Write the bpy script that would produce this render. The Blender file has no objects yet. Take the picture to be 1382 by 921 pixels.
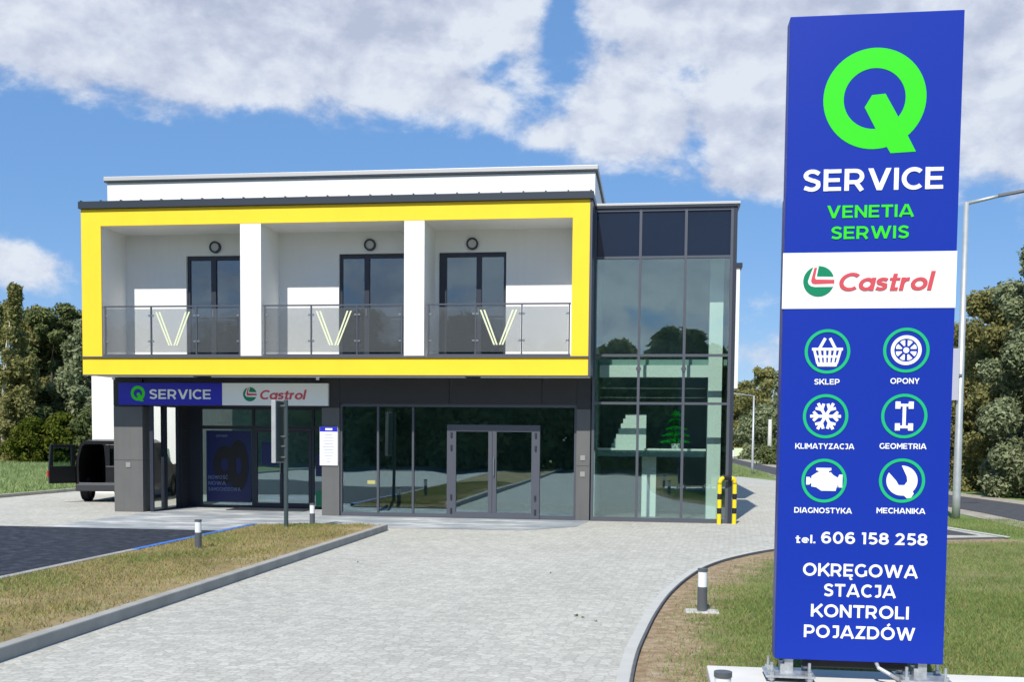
import bpy, bmesh, math, random
import numpy as np
from mathutils import Vector, Matrix
R = math.radians
random.seed(7)
SC = bpy.context.scene
COL = SC.collection

# ------------------------------------------------------------------ camera
cam = bpy.data.cameras.new('camera')
co = bpy.data.objects.new('camera', cam); COL.objects.link(co)
cam.sensor_fit = 'HORIZONTAL'; cam.sensor_width = 36.0
cam.lens = 1423.17 * 36.0 / 1382.0
cam.shift_x = 0.0
cam.shift_y = (673.31 - 460.5) / 1382.0
cam.clip_start = 0.1; cam.clip_end = 3000
yaw, pitch, roll = -0.1327, 0.0569, 0.0097
fw = Vector((math.sin(yaw), math.cos(yaw), 0)); rt = Vector((math.cos(yaw), -math.sin(yaw), 0)); up = Vector((0, 0, 1))
f2 = fw * math.cos(pitch) - up * math.sin(pitch); u2 = up * math.cos(pitch) + fw * math.sin(pitch)
r3 = rt * math.cos(roll) + u2 * math.sin(roll); u3 = u2 * math.cos(roll) - rt * math.sin(roll)
M = Matrix((r3, u3, -f2)).transposed().to_4x4()
M.translation = Vector((12.3513, -21.6538, 1.757))
co.matrix_world = M
SC.camera = co

# ------------------------------------------------------------------ render / exposure
SC.render.engine = 'CYCLES'
SC.view_settings.view_transform = 'Standard'; SC.view_settings.look = 'None'
SC.view_settings.exposure = 0.1; SC.view_settings.gamma = 1.0
SC.view_settings.use_curve_mapping = False
SC.cycles.max_bounces = 10; SC.cycles.transparent_max_bounces = 24
SC.cycles.glossy_bounces = 5; SC.cycles.diffuse_bounces = 4
SC.cycles.caustics_reflective = False; SC.cycles.caustics_refractive = False
SC.cycles.use_denoising = True

# ------------------------------------------------------------------ sun
SUN = Vector((0.195, 1.104, -1.204)).normalized()
sl = bpy.data.lights.new('sun', 'SUN'); sl.energy = 5.0; sl.angle = R(0.5); sl.color = (1.0, 0.945, 0.855)
so = bpy.data.objects.new('sun', sl); COL.objects.link(so)
so.rotation_euler = SUN.to_track_quat('-Z', 'Y').to_euler()

# ------------------------------------------------------------------ sky with clouds (all by direction)
world = bpy.data.worlds.new('World'); SC.world = world; world.use_nodes = True
nt = world.node_tree; nt.nodes.clear()
def wn(t, **k):
    n = nt.nodes.new(t)
    for a, b in k.items(): setattr(n, a, b)
    return n
def wm(op, a, b=None, c=None):
    n = wn('ShaderNodeMath', operation=op)
    for i, v in enumerate((a, b, c)):
        if v is None: continue
        if isinstance(v, (int, float)): n.inputs[i].default_value = v
        else: nt.links.new(v, n.inputs[i])
    return n.outputs[0]
wout = wn('ShaderNodeOutputWorld')
sky = wn('ShaderNodeTexSky', sky_type='NISHITA'); sky.sun_disc = False
sky.sun_elevation = math.asin(-SUN.z); sky.sun_rotation = math.atan2(-SUN.x, -SUN.y)
sky.air_density = 1.0; sky.dust_density = 0.1; sky.ozone_density = 3.0; sky.altitude = 300
hs = wn('ShaderNodeHueSaturation'); hs.inputs['Saturation'].default_value = 1.12; hs.inputs['Value'].default_value = 1.0
nt.links.new(sky.outputs[0], hs.inputs['Color'])
bsky = wn('ShaderNodeBackground'); bsky.inputs[1].default_value = 0.115
mb_ = wn('ShaderNodeMix', data_type='RGBA'); mb_.inputs['Factor'].default_value = .6
nt.links.new(hs.outputs[0], mb_.inputs['A']); mb_.inputs['B'].default_value = (1.45, 3.15, 6.5, 1)
nt.links.new(mb_.outputs['Result'], bsky.inputs[0])
tc = wn('ShaderNodeTexCoord'); sep = wn('ShaderNodeSeparateXYZ'); nt.links.new(tc.outputs['Generated'], sep.inputs[0])
X_, Y_, Z_ = sep.outputs
az = wm('ARCTAN2', X_, Y_); el = wm('ARCSINE', Z_)
def blob(px, py, hw, hh, s):
    a = -0.1327 + (px - 691) / 1423.0; e = (592 - py) / 1423.0
    u = wm('MULTIPLY', wm('SUBTRACT', az, a), 1423.0 / hw); v = wm('MULTIPLY', wm('SUBTRACT', el, e), 1423.0 / hh)
    q = wm('ADD', wm('MULTIPLY', u, u), wm('MULTIPLY', v, v))
    return wm('MULTIPLY', wm('EXPONENT', wm('MULTIPLY', q, -1.0)), s)
blobs = [(-60, 70, 280, 95, .75), (200, 80, 220, 95, .6), (380, 75, 230, 115, .65), (560, 60, 170, 125, .6), (690, 80, 60, 60, .3),
         (890, 35, 130, 80, .7), (1060, 40, 170, 110, .7), (845, 188, 105, 46, .95), (1015, 170, 75, 95, .8), (1210, 120, 190, 200, .65),
         (1380, 170, 120, 130, .6), (75, 390, 75, 34, .8), (1040, 470, 110, 40, .28), (960, 245, 80, 26, .25), (-30, 355, 60, 22, .35),
         (730, 205, 30, 18, .3), (1345, 252, 60, 26, .3), (620, 150, 200, 36, .15),
         (748, 50, 30, 110, -.6), (930, 128, 50, 22, -.4), (930, 215, 26, 40, -.35), (975, 262, 80, 30, .4), (400, 235, 400, 44, -.5), (1020, 330, 120, 60, -.3), (300, 320, 400, 60, -.4), (1340, 360, 120, 70, -.4),
         (285, 112, 40, 30, -.34), (670, 118, 34, 30, -.30), (60, 20, 70, 24, -.3), (425, 150, 60, 20, -.1)]
acc = None
for b in blobs:
    o_ = blob(*b); acc = o_ if acc is None else wm('ADD', acc, o_)
bu = wm('DIVIDE', wm('ADD', X_, .05), .62); bv = wm('DIVIDE', wm('SUBTRACT', el, .14), .11)
back = wm('MULTIPLY', wm('MULTIPLY', wm('EXPONENT', wm('MULTIPLY', wm('ADD', wm('MULTIPLY', bu, bu), wm('MULTIPLY', bv, bv)), -1.0)), .62), wm('LESS_THAN', Y_, 0.0))
acc = wm('ADD', acc, back)
mp = wn('ShaderNodeMapping'); mp.inputs['Scale'].default_value = (1.0, 1.0, 1.55); nt.links.new(tc.outputs['Generated'], mp.inputs[0])
def wnoise(scale, detail, rough, dist=0.0, off=(0, 0, 0)):
    m2 = wn('ShaderNodeMapping'); m2.inputs['Location'].default_value = off; nt.links.new(mp.outputs[0], m2.inputs[0])
    n = wn('ShaderNodeTexNoise'); n.inputs['Scale'].default_value = scale; n.inputs['Detail'].default_value = detail
    n.inputs['Roughness'].default_value = rough; n.inputs['Distortion'].default_value = dist
    nt.links.new(m2.outputs[0], n.inputs['Vector']); return n.outputs['Fac']
n1 = wnoise(13.0, 12, 0.60, 0.15); n2 = wnoise(5.0, 6, 0.55, 0.2, (.35, -.1, .06))
n1b = wnoise(13.0, 12, 0.60, 0.15, (0.012, 0.0, -0.022))
dens = wm('ADD', wm('ADD', wm('MULTIPLY', wm('SUBTRACT', n1, .5), 1.75), acc), wm('MULTIPLY', wm('SUBTRACT', n2, .5), .35))
mr = wn('ShaderNodeMapRange', interpolation_type='SMOOTHSTEP'); mr.inputs[1].default_value = .13; mr.inputs[2].default_value = .56
nt.links.new(dens, mr.inputs[0])
shade = wm('ADD', wm('MULTIPLY', wm('SUBTRACT', n1, n1b), 2.6), wm('ADD', wm('MULTIPLY', wm('SUBTRACT', n2, .5), 2.2), .55))
cr = wn('ShaderNodeValToRGB'); nt.links.new(shade, cr.inputs[0])
cr.color_ramp.elements[0].position = .1; cr.color_ramp.elements[0].color = (.50, .55, .69, 1)
cr.color_ramp.elements[1].position = .95; cr.color_ramp.elements[1].color = (.80, .85, .93, 1)
e_ = cr.color_ramp.elements.new(.5); e_.color = (.64, .69, .81, 1)
bcl = wn('ShaderNodeBackground'); bcl.inputs[1].default_value = 0.93; nt.links.new(cr.outputs[0], bcl.inputs[0])
mx = wn('ShaderNodeMixShader'); nt.links.new(wm('MULTIPLY', mr.outputs[0], .93), mx.inputs[0]); nt.links.new(bsky.outputs[0], mx.inputs[1]); nt.links.new(bcl.outputs[0], mx.inputs[2])
nt.links.new(mx.outputs[0], wout.inputs[0])

# ================================================================== materials
def mat(name, color=(.5, .5, .5), rough=.6, metal=0.0, spec=.5, noise=None, bump=None, emit=None, coat=0):
    """noise=(scale, amount[, detail]) varies the base colour; bump=(scale, distance)"""
    m = bpy.data.materials.new(name); m.use_nodes = True
    t = m.node_tree; b = t.nodes['Principled BSDF']
    b.inputs['Base Color'].default_value = (*color, 1); b.inputs['Roughness'].default_value = rough
    b.inputs['Metallic'].default_value = metal; b.inputs['Specular IOR Level'].default_value = spec
    if coat: b.inputs['Coat Weight'].default_value = coat
    g = t.nodes.new('ShaderNodeNewGeometry') if (noise or bump) else None
    if noise:
        n = t.nodes.new('ShaderNodeTexNoise'); n.inputs['Scale'].default_value = noise[0]; n.inputs['Detail'].default_value = noise[2] if len(noise) > 2 else 6
        t.links.new(g.outputs['Position'], n.inputs['Vector'])
        r = t.nodes.new('ShaderNodeMapRange'); r.inputs[1].default_value = .25; r.inputs[2].default_value = .75
        r.inputs[3].default_value = 1 - noise[1]; r.inputs[4].default_value = 1 + noise[1]
        t.links.new(n.outputs['Fac'], r.inputs[0])
        v = t.nodes.new('ShaderNodeVectorMath'); v.operation = 'SCALE'; v.inputs[0].default_value = color
        t.links.new(r.outputs[0], v.inputs['Scale']); t.links.new(v.outputs[0], b.inputs['Base Color'])
    if noise and len(noise) > 3:
        mp = t.nodes.new('ShaderNodeMapping'); mp.inputs['Scale'].default_value = (7, 7, .55); t.links.new(g.outputs['Position'], mp.inputs[0])
        n2 = t.nodes.new('ShaderNodeTexNoise'); n2.inputs['Scale'].default_value = 1.0; n2.inputs['Detail'].default_value = 6; t.links.new(mp.outputs[0], n2.inputs['Vector'])
        r2 = t.nodes.new('ShaderNodeMapRange'); r2.inputs[1].default_value = .5; r2.inputs[2].default_value = .8; r2.inputs[3].default_value = 1; r2.inputs[4].default_value = 1 - noise[3]; t.links.new(n2.outputs['Fac'], r2.inputs[0])
        mu = t.nodes.new('ShaderNodeMath'); mu.operation = 'MULTIPLY'; t.links.new(r.outputs[0], mu.inputs[0]); t.links.new(r2.outputs[0], mu.inputs[1]); t.links.new(mu.outputs[0], v.inputs['Scale'])
    if bump:
        n = t.nodes.new('ShaderNodeTexNoise'); n.inputs['Scale'].default_value = bump[0]; n.inputs['Detail'].default_value = 5
        t.links.new(g.outputs['Position'], n.inputs['Vector'])
        bp = t.nodes.new('ShaderNodeBump'); bp.inputs['Distance'].default_value = bump[1]; bp.inputs['Strength'].default_value = .6
        t.links.new(n.outputs['Fac'], bp.inputs['Height']); t.links.new(bp.outputs[0], b.inputs['Normal'])
    if emit:
        b.inputs['Emission Color'].default_value = (*color, 1); b.inputs['Emission Strength'].default_value = emit
    return m
def glass(name, tint, refl=.1, fres=.8, milky=0.0, wav=0.0):
    m = bpy.data.materials.new(name); m.use_nodes = True; t = m.node_tree; t.nodes.clear()
    o = t.nodes.new('ShaderNodeOutputMaterial'); tr = t.nodes.new('ShaderNodeBsdfTransparent'); tr.inputs[0].default_value = (*tint, 1)
    gl = t.nodes.new('ShaderNodeBsdfGlossy'); gl.inputs['Roughness'].default_value = 0.0; gl.inputs['Color'].default_value = (.78, .94, 1.0, 1)
    if wav:
        g = t.nodes.new('ShaderNodeNewGeometry'); n = t.nodes.new('ShaderNodeTexNoise'); n.inputs['Scale'].default_value = .7; n.inputs['Detail'].default_value = 1
        t.links.new(g.outputs['Position'], n.inputs['Vector']); bp = t.nodes.new('ShaderNodeBump'); bp.inputs['Distance'].default_value = wav; bp.inputs['Strength'].default_value = 1
        t.links.new(n.outputs['Fac'], bp.inputs['Height']); t.links.new(bp.outputs[0], gl.inputs['Normal'])
    fr = t.nodes.new('ShaderNodeLayerWeight'); fr.inputs['Blend'].default_value = .5
    pw = t.nodes.new('ShaderNodeMath'); pw.operation = 'POWER'; pw.inputs[1].default_value = 5.0; t.links.new(fr.outputs['Facing'], pw.inputs[0])
    ma = t.nodes.new('ShaderNodeMath'); ma.operation = 'MULTIPLY_ADD'; ma.use_clamp = True
    ma.inputs[1].default_value = fres; ma.inputs[2].default_value = refl
    t.links.new(pw.outputs[0], ma.inputs[0])
    mx = t.nodes.new('ShaderNodeMixShader'); t.links.new(ma.outputs[0], mx.inputs[0])
    base = tr.outputs[0]
    if milky:
        d = t.nodes.new('ShaderNodeBsdfDiffuse'); d.inputs[0].default_value = (.45, .48, .5, 1)
        mm = t.nodes.new('ShaderNodeMixShader'); mm.inputs[0].default_value = milky
        t.links.new(tr.outputs[0], mm.inputs[1]); t.links.new(d.outputs[0], mm.inputs[2]); base = mm.outputs[0]
    t.links.new(base, mx.inputs[1]); t.links.new(gl.outputs[0], mx.inputs[2]); t.links.new(mx.outputs[0], o.inputs[0])
    return m
def ramp_mat(name, stops, scale, detail=8, rough=.9, bump=0.0, bscale=60, dist=0.0, attr=None, stops2=None, stretch=None):
    """noise -> colour ramp ground material; attr blends to a second ramp with a worn edge"""
    m = bpy.data.materials.new(name); m.use_nodes = True; t = m.node_tree; b = t.nodes['Principled BSDF']
    b.inputs['Roughness'].default_value = rough; b.inputs['Specular IOR Level'].default_value = .15
    g = t.nodes.new('ShaderNodeNewGeometry')
    vec = g.outputs['Position']
    if stretch:
        mp = t.nodes.new('ShaderNodeMapping'); mp.inputs['Scale'].default_value = stretch; t.links.new(vec, mp.inputs[0]); vec = mp.outputs[0]
    def nz(sc, de, di=0.0):
        n = t.nodes.new('ShaderNodeTexNoise'); n.inputs['Scale'].default_value = sc; n.inputs['Detail'].default_value = de
        n.inputs['Roughness'].default_value = .65; n.inputs['Distortion'].default_value = di
        t.links.new(vec, n.inputs['Vector']); return n.outputs['Fac']
    def rp(st, fac):
        r = t.nodes.new('ShaderNodeValToRGB'); els = r.color_ramp.elements
        els[0].position, els[0].color = st[0][0], (*st[0][1], 1); els[1].position, els[1].color = st[-1][0], (*st[-1][1], 1)
        for p, c in st[1:-1]:
            e = els.new(p); e.color = (*c, 1)
        t.links.new(fac, r.inputs[0]); return r.outputs[0]
    c1 = rp(stops, nz(scale, detail, dist)); out = c1
    if attr:
        a = t.nodes.new('ShaderNodeAttribute'); a.attribute_name = attr
        ad = t.nodes.new('ShaderNodeMath'); ad.operation = 'ADD'; t.links.new(a.outputs['Fac'], ad.inputs[0])
        s = t.nodes.new('ShaderNodeMath'); s.operation = 'MULTIPLY_ADD'; t.links.new(nz(2.2, 8), s.inputs[0]); s.inputs[1].default_value = 2.2; s.inputs[2].default_value = -1.1
        t.links.new(s.outputs[0], ad.inputs[1])
        mr = t.nodes.new('ShaderNodeMapRange'); mr.inputs[1].default_value = .3; mr.inputs[2].default_value = .75; t.links.new(ad.outputs[0], mr.inputs[0])
        mx = t.nodes.new('ShaderNodeMix'); mx.data_type = 'RGBA'; t.links.new(mr.outputs[0], mx.inputs['Factor'])
        t.links.new(c1, mx.inputs['A']); t.links.new(rp(stops2, nz(9, 8)), mx.inputs['B']); out = mx.outputs['Result']
    t.links.new(out, b.inputs['Base Color'])
    if bump:
        bp = t.nodes.new('ShaderNodeBump'); bp.inputs['Distance'].default_value = bump; t.links.new(nz(bscale, 4), bp.inputs['Height']); t.links.new(bp.outputs[0], b.inputs['Normal'])
    return m
def paver_mat(name, c1, c2, mortar, bw, bh, msize=.012, rough=.85, warp=.03, speck=.25, big=.12, bump=.006, rot=0.0):
    m = bpy.data.materials.new(name); m.use_nodes = True; t = m.node_tree; b = t.nodes['Principled BSDF']
    b.inputs['Roughness'].default_value = rough; b.inputs['Specular IOR Level'].default_value = .25
    g = t.nodes.new('ShaderNodeNewGeometry')
    n0 = t.nodes.new('ShaderNodeTexNoise'); n0.inputs['Scale'].default_value = 6; n0.inputs['Detail'].default_value = 3; t.links.new(g.outputs['Position'], n0.inputs['Vector'])
    sub = t.nodes.new('ShaderNodeVectorMath'); sub.operation = 'MULTIPLY_ADD'; t.links.new(n0.outputs['Color'], sub.inputs[0]); sub.inputs[1].default_value = (warp, warp, 0); t.links.new(g.outputs['Position'], sub.inputs[2])
    mp = t.nodes.new('ShaderNodeMapping'); mp.inputs['Rotation'].default_value = (0, 0, rot); t.links.new(sub.outputs[0], mp.inputs[0])
    br = t.nodes.new('ShaderNodeTexBrick'); br.inputs['Color1'].default_value = (*c1, 1); br.inputs['Color2'].default_value = (*c2, 1); br.inputs['Mortar'].default_value = (*mortar, 1)
    br.inputs['Scale'].default_value = 1.0; br.inputs['Brick Width'].default_value = bw; br.inputs['Row Height'].default_value = bh
    br.inputs['Mortar Size'].default_value = msize; br.inputs['Mortar Smooth'].default_value = .35
    t.links.new(mp.outputs[0], br.inputs['Vector'])
    def nz(sc, de):
        n = t.nodes.new('ShaderNodeTexNoise'); n.inputs['Scale'].default_value = sc; n.inputs['Detail'].default_value = de; n.inputs['Roughness'].default_value = .6
        t.links.new(g.outputs['Position'], n.inputs['Vector']); return n.outputs['Fac']
    def ma(op, a, b_, c=None):
        n = t.nodes.new('ShaderNodeMath'); n.operation = op
        for i, v in enumerate((a, b_, c)):
            if v is None: continue
            if isinstance(v, (int, float)): n.inputs[i].default_value = v
            else: t.links.new(v, n.inputs[i])
        return n.outputs[0]
    k = ma('ADD', ma('MULTIPLY_ADD', nz(22, 4), speck * 2, 1 - speck), ma('MULTIPLY_ADD', nz(.6, 5), big * 2, -big))
    v = t.nodes.new('ShaderNodeVectorMath'); v.operation = 'SCALE'; t.links.new(br.outputs['Color'], v.inputs[0]); t.links.new(k, v.inputs['Scale'])
    t.links.new(v.outputs[0], b.inputs['Base Color'])
    bp = t.nodes.new('ShaderNodeBump'); bp.inputs['Distance'].default_value = bump; bp.inputs['Strength'].default_value = .9
    h = ma('ADD', ma('MULTIPLY', br.outputs['Fac'], -1.0), ma('MULTIPLY', nz(30, 4), .8)); t.links.new(h, bp.inputs['Height']); t.links.new(bp.outputs[0], b.inputs['Normal'])
    return m
def cobble_mat(name, col, scale):
    m = bpy.data.materials.new(name); m.use_nodes = True; t = m.node_tree; b = t.nodes['Principled BSDF']
    b.inputs['Roughness'].default_value = .88; b.inputs['Specular IOR Level'].default_value = .2
    g = t.nodes.new('ShaderNodeNewGeometry'); L = t.links.new
    mp = t.nodes.new('ShaderNodeMapping'); mp.inputs['Scale'].default_value = (1.0, 1.25, 0); mp.inputs['Rotation'].default_value = (0, 0, .06); L(g.outputs['Position'], mp.inputs[0])
    def vor(feat):
        v = t.nodes.new('ShaderNodeTexVoronoi'); v.feature = feat; v.voronoi_dimensions = '2D'; v.inputs['Scale'].default_value = scale; v.inputs['Randomness'].default_value = .72; L(mp.outputs[0], v.inputs['Vector']); return v
    def nz(sc, de, ro=.6):
        n = t.nodes.new('ShaderNodeTexNoise'); n.inputs['Scale'].default_value = sc; n.inputs['Detail'].default_value = de; n.inputs['Roughness'].default_value = ro; L(g.outputs['Position'], n.inputs['Vector']); return n.outputs['Fac']
    def mrg(x, a, b_, c, d):
        r = t.nodes.new('ShaderNodeMapRange'); L(x, r.inputs[0])
        for i, q in enumerate((a, b_, c, d)): r.inputs[i + 1].default_value = q
        return r.outputs[0]
    def mul(a, b_):
        n = t.nodes.new('ShaderNodeMath'); n.operation = 'MULTIPLY'; L(a, n.inputs[0]); L(b_, n.inputs[1]); return n.outputs[0]
    edge = mrg(vor('DISTANCE_TO_EDGE').outputs['Distance'], .0, .16, .80, 1.0)
    sp = t.nodes.new('ShaderNodeSeparateColor'); L(vor('F1').outputs['Color'], sp.inputs[0])
    cell = mrg(sp.outputs[0], 0, 1, .86, 1.10)
    k = mul(mul(edge, cell), mul(mrg(nz(38, 4), .3, .7, .84, 1.12), mul(mrg(nz(.55, 6), .3, .7, .93, 1.06), mrg(nz(2.6, 7, .7), .58, .78, 1.0, .80))))
    v = t.nodes.new('ShaderNodeVectorMath'); v.operation = 'SCALE'; v.inputs[0].default_value = col; L(k, v.inputs['Scale']); L(v.outputs[0], b.inputs['Base Color'])
    bp = t.nodes.new('ShaderNodeBump'); bp.inputs['Distance'].default_value = .008; bp.inputs['Strength'].default_value = .7; L(mul(edge, mrg(nz(30, 4), .2, .8, .6, 1.0)), bp.inputs['Height']); L(bp.outputs[0], b.inputs['Normal'])
    return m
def leaf_mat(name, c1, c2, trans=.36):
    m = bpy.data.materials.new(name); m.use_nodes = True; t = m.node_tree; t.nodes.clear()
    o = t.nodes.new('ShaderNodeOutputMaterial'); g = t.nodes.new('ShaderNodeNewGeometry')
    mx = t.nodes.new('ShaderNodeMix'); mx.data_type = 'RGBA'; mx.inputs['A'].default_value = (*c1, 1); mx.inputs['B'].default_value = (*c2, 1)
    n = t.nodes.new('ShaderNodeTexNoise'); n.inputs['Scale'].default_value = .55; n.inputs['Detail'].default_value = 3; t.links.new(g.outputs['Position'], n.inputs['Vector'])
    ad = t.nodes.new('ShaderNodeMath'); ad.operation = 'MULTIPLY_ADD'; t.links.new(n.outputs['Fac'], ad.inputs[0]); ad.inputs[1].default_value = 1.6
    t.links.new(g.outputs['Random Per Island'], ad.inputs[2])
    sb = t.nodes.new('ShaderNodeMath'); sb.operation = 'MULTIPLY_ADD'; sb.use_clamp = True; t.links.new(ad.outputs[0], sb.inputs[0]); sb.inputs[1].default_value = .75; sb.inputs[2].default_value = -.48
    t.links.new(sb.outputs[0], mx.inputs['Factor'])
    d = t.nodes.new('ShaderNodeBsdfDiffuse'); tr = t.nodes.new('ShaderNodeBsdfTranslucent')
    t.links.new(mx.outputs['Result'], d.inputs[0]); t.links.new(mx.outputs['Result'], tr.inputs[0])
    ms = t.nodes.new('ShaderNodeMixShader'); ms.inputs[0].default_value = trans
    t.links.new(d.outputs[0], ms.inputs[1]); t.links.new(tr.outputs[0], ms.inputs[2]); t.links.new(ms.outputs[0], o.inputs[0])
    return m

MT = {}
MT['yellow'] = mat('yellow_render', (.92, .625, .020), .7, noise=(1.3, .04, 6, .03), bump=(220, .0015))
MT['white'] = mat('white_render', (.80, .80, .78), .8, noise=(.9, .03, 6, .035), bump=(240, .0015))
MT['soffit'] = mat('soffit_render', (.80, .79, .76), .8, noise=(1.5, .04))
MT['tiles'] = mat('balcony_tiles', (.72, .69, .63), .6, noise=(3, .06))
MT['charcoal'] = mat('charcoal_panel', (.118, .118, .116), .55, noise=(2.5, .07, 6, .12))
MT['fascia'] = mat('fascia_panel', (.026, .028, .033), .55, noise=(2.5, .07))
MT['socket'] = mat('socket_cover', (.27, .27, .26), .5)
MT['charcoal_dark'] = mat('charcoal_dark', (.035, .038, .045), .5)
MT['anthracite'] = mat('anthracite_metal', (.035, .042, .06), .4, .2)
MT['mullion'] = mat('mullion_metal', (.105, .115, .14), .38, .35)
MT['capmetal'] = mat('cap_metal', (.50, .50, .49), .45, .2)
MT['roofmetal'] = mat('roof_metal', (.04, .05, .065), .4, .3)
MT['steel'] = mat('stainless', (.45, .46, .48), .3, .9)
MT['galv'] = mat('galvanized', (.5, .53, .55), .42, .75, noise=(25, .25))
MT['postgrey'] = mat('galvanized_post', (.44, .47, .48), .5, .4, noise=(6, .1))
MT['greenpost'] = mat('dark_green_post', (.045, .07, .075), .45)
MT['shop_glass'] = glass('shop_glass', (.78, .91, .91), .20, .9, wav=.004)
MT['tower_glass'] = glass('tower_glass', (.90, .985, .955), .17, .9, wav=.004)
MT['clear_glass'] = glass('clear_glass', (.94, .96, .95), .02, .35)
MT['door_glass'] = glass('balcony_door_glass', (.62, .68, .74), .15, .9)
MT['rail_glass'] = glass('smoked_rail_glass', (.70, .72, .74), .03, .6, milky=.10)
MT['spandrel'] = mat('spandrel_glass', (.010, .020, .045), .06, 0, .28)
MT['emblem'] = mat('emblem_film', (.70, .74, .50), .6)
MT['lampglass'] = mat('lamp_glass', (.5, .5, .48), .4)
MT['diffuser'] = mat('bollard_diffuser', (.78, .82, .86), .35)
MT['bollard'] = mat('bollard_metal', (.09, .10, .115), .45)
MT['concrete'] = mat('concrete', (.52, .51, .48), .85, noise=(5, .12), bump=(60, .003))
MT['pale_concrete'] = mat('pale_concrete', (.66, .645, .60), .85, noise=(4, .08), bump=(50, .002))
MT['edging'] = mat('edging_slabs', (.49, .49, .45), .85, noise=(4, .08), bump=(60, .002))
MT['kerb'] = mat('kerb_concrete', (.34, .33, .295), .9, noise=(3, .18), bump=(90, .003))
MT['kerb_shade'] = mat('shade_toned_kerb', (.10, .105, .11), .9, noise=(4, .2))  # dark tone paints the kerb's shaded face and shadow line
MT['blue_paint'] = mat('blue_kerb_paint', (.045, .16, .50), .7, noise=(7, .3))
MT['sign_blue'] = mat('sign_blue_film', (.0085, .034, .36), .42, 0, .22)
MT['sign_side'] = mat('sign_side_blue', (.02, .04, .28), .4)
MT['entry_blue'] = mat('entrance_sign_blue', (.022, .024, .46), .35)
MT['sign_white'] = mat('sign_white_film', (.86, .90, .89), .35)
MT['sign_lime'] = mat('sign_lime_film', (.038, .70, .010), .35)
MT['sign_green'] = mat('sign_green_film', (.015, .46, .19), .35)
MT['logo_green'] = mat('logo_green_film', (.006, .23, .115), .35)
MT['logo_red'] = mat('logo_red_film', (.62, .085, .11), .35)
MT['black'] = mat('matt_black', (.008, .008, .009), .6)
MT['rubber'] = mat('tyre_rubber', (.012, .012, .013), .8)
MT['van_paint'] = mat('van_paint', (.006, .007, .009), .38, .0, .4, coat=.15)
MT['van_trim'] = mat('van_bumper', (.03, .034, .04), .6)
MT['red_lens'] = mat('tail_light_red', (.42, .015, .03), .2)
MT['rim'] = mat('wheel_rim', (.3, .31, .33), .35, .7)
MT['car_glass'] = glass('car_glass', (.55, .66, .62), .06, .9)
MT['grp_yellow'] = mat('guard_yellow', (.82, .62, .012), .45)
MT['int_wall'] = mat('interior_wall', (.22, .33, .31), .8)
MT['int_pale'] = mat('interior_pale_wall', (.34, .37, .37), .8, noise=(1.2, .25))
MT['int_floor'] = mat('interior_floor', (.16, .17, .17), .35)
MT['int_white'] = mat('interior_plaster', (.80, .83, .80), .8)
MT['curtain'] = mat('room_curtain', (.30, .32, .34), .9, noise=(3, .2))
MT['poster_navy'] = mat('poster_navy', (.006, .016, .10), .4)
MT['poster_text'] = mat('poster_text', (.13, .18, .34), .4)
MT['paper'] = mat('board_paper', (.80, .82, .86), .5)
MT['paper_ink'] = mat('board_ink', (.42, .45, .52), .5)
MT['plant'] = leaf_mat('plant_leaf', (.004, .22, .02), (.012, .42, .05))
MT['bark'] = mat('bark', (.09, .075, .06), .9, noise=(6, .35))
MT['birch'] = mat('birch_bark', (.55, .54, .50), .85, noise=(3, .4, 3))
MT['leaf_dark'] = leaf_mat('leaf_dark', (.085, .115, .045), (.24, .27, .11))
MT['leaf_olive'] = leaf_mat('leaf_olive', (.14, .15, .05), (.38, .36, .15))
MT['leaf_grey'] = leaf_mat('leaf_greygreen', (.11, .14, .065), (.40, .44, .26))
MT['leaf_bright'] = leaf_mat('leaf_bright', (.06, .09, .012), (.15, .17, .03))
MT['blade_green'] = leaf_mat('grass_blade_green', (.12, .20, .045), (.31, .39, .14), .3)
MT['blade_dry'] = leaf_mat('grass_blade_dry', (.23, .205, .07), (.47, .39, .18), .3)
MT['blade_field'] = leaf_mat('grass_blade_field', (.19, .26, .095), (.36, .42, .20), .3)
MT['field'] = ramp_mat('field_grass', [(.3, (.12, .19, .055)), (.5, (.18, .25, .085)), (.7, (.28, .31, .14))], .35, 9, bump=.05, bscale=8)
MT['lawn'] = ramp_mat('lawn_soil', [(.32, (.12, .155, .045)), (.5, (.19, .20, .075)), (.68, (.31, .265, .13))], 1.3, 10, bump=.02, bscale=30,
                      attr='dry', stops2=[(.3, (.22, .15, .085)), (.5, (.34, .25, .155)), (.72, (.50, .40, .28))])
MT['island'] = ramp_mat('island_soil', [(.30, (.17, .15, .055)), (.48, (.29, .225, .11)), (.66, (.40, .315, .17))], 1.2, 10, bump=.02, bscale=35,
                        attr='dry', stops2=[(.3, (.25, .18, .09)), (.5, (.36, .28, .16)), (.72, (.46, .38, .25))])
MT['paving'] = cobble_mat('pale_pavers', (.500, .490, .430), 10.5)
MT['parking'] = ramp_mat('dark_pavers', [(.30, (.014, .018, .028)), (.5, (.034, .039, .052)), (.70, (.075, .082, .098))], 5.5, 12, rough=.8, bump=.006, bscale=30)
MT['apron'] = ramp_mat('apron_slabs', [(.34, (.22, .24, .26)), (.5, (.34, .365, .375)), (.62, (.60, .60, .58))], .9, 9, rough=.55, bump=.003, bscale=40, stretch=(.8, 1.7, 1))
MT['asphalt'] = ramp_mat('asphalt', [(.3, (.060, .062, .068)), (.7, (.10, .10, .105))], 4, 9, bump=.006, bscale=120)
MT['verge'] = ramp_mat('gravel_verge', [(.3, (.28, .25, .20)), (.7, (.48, .44, .36))], 3, 9, bump=.02, bscale=40)

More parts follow.
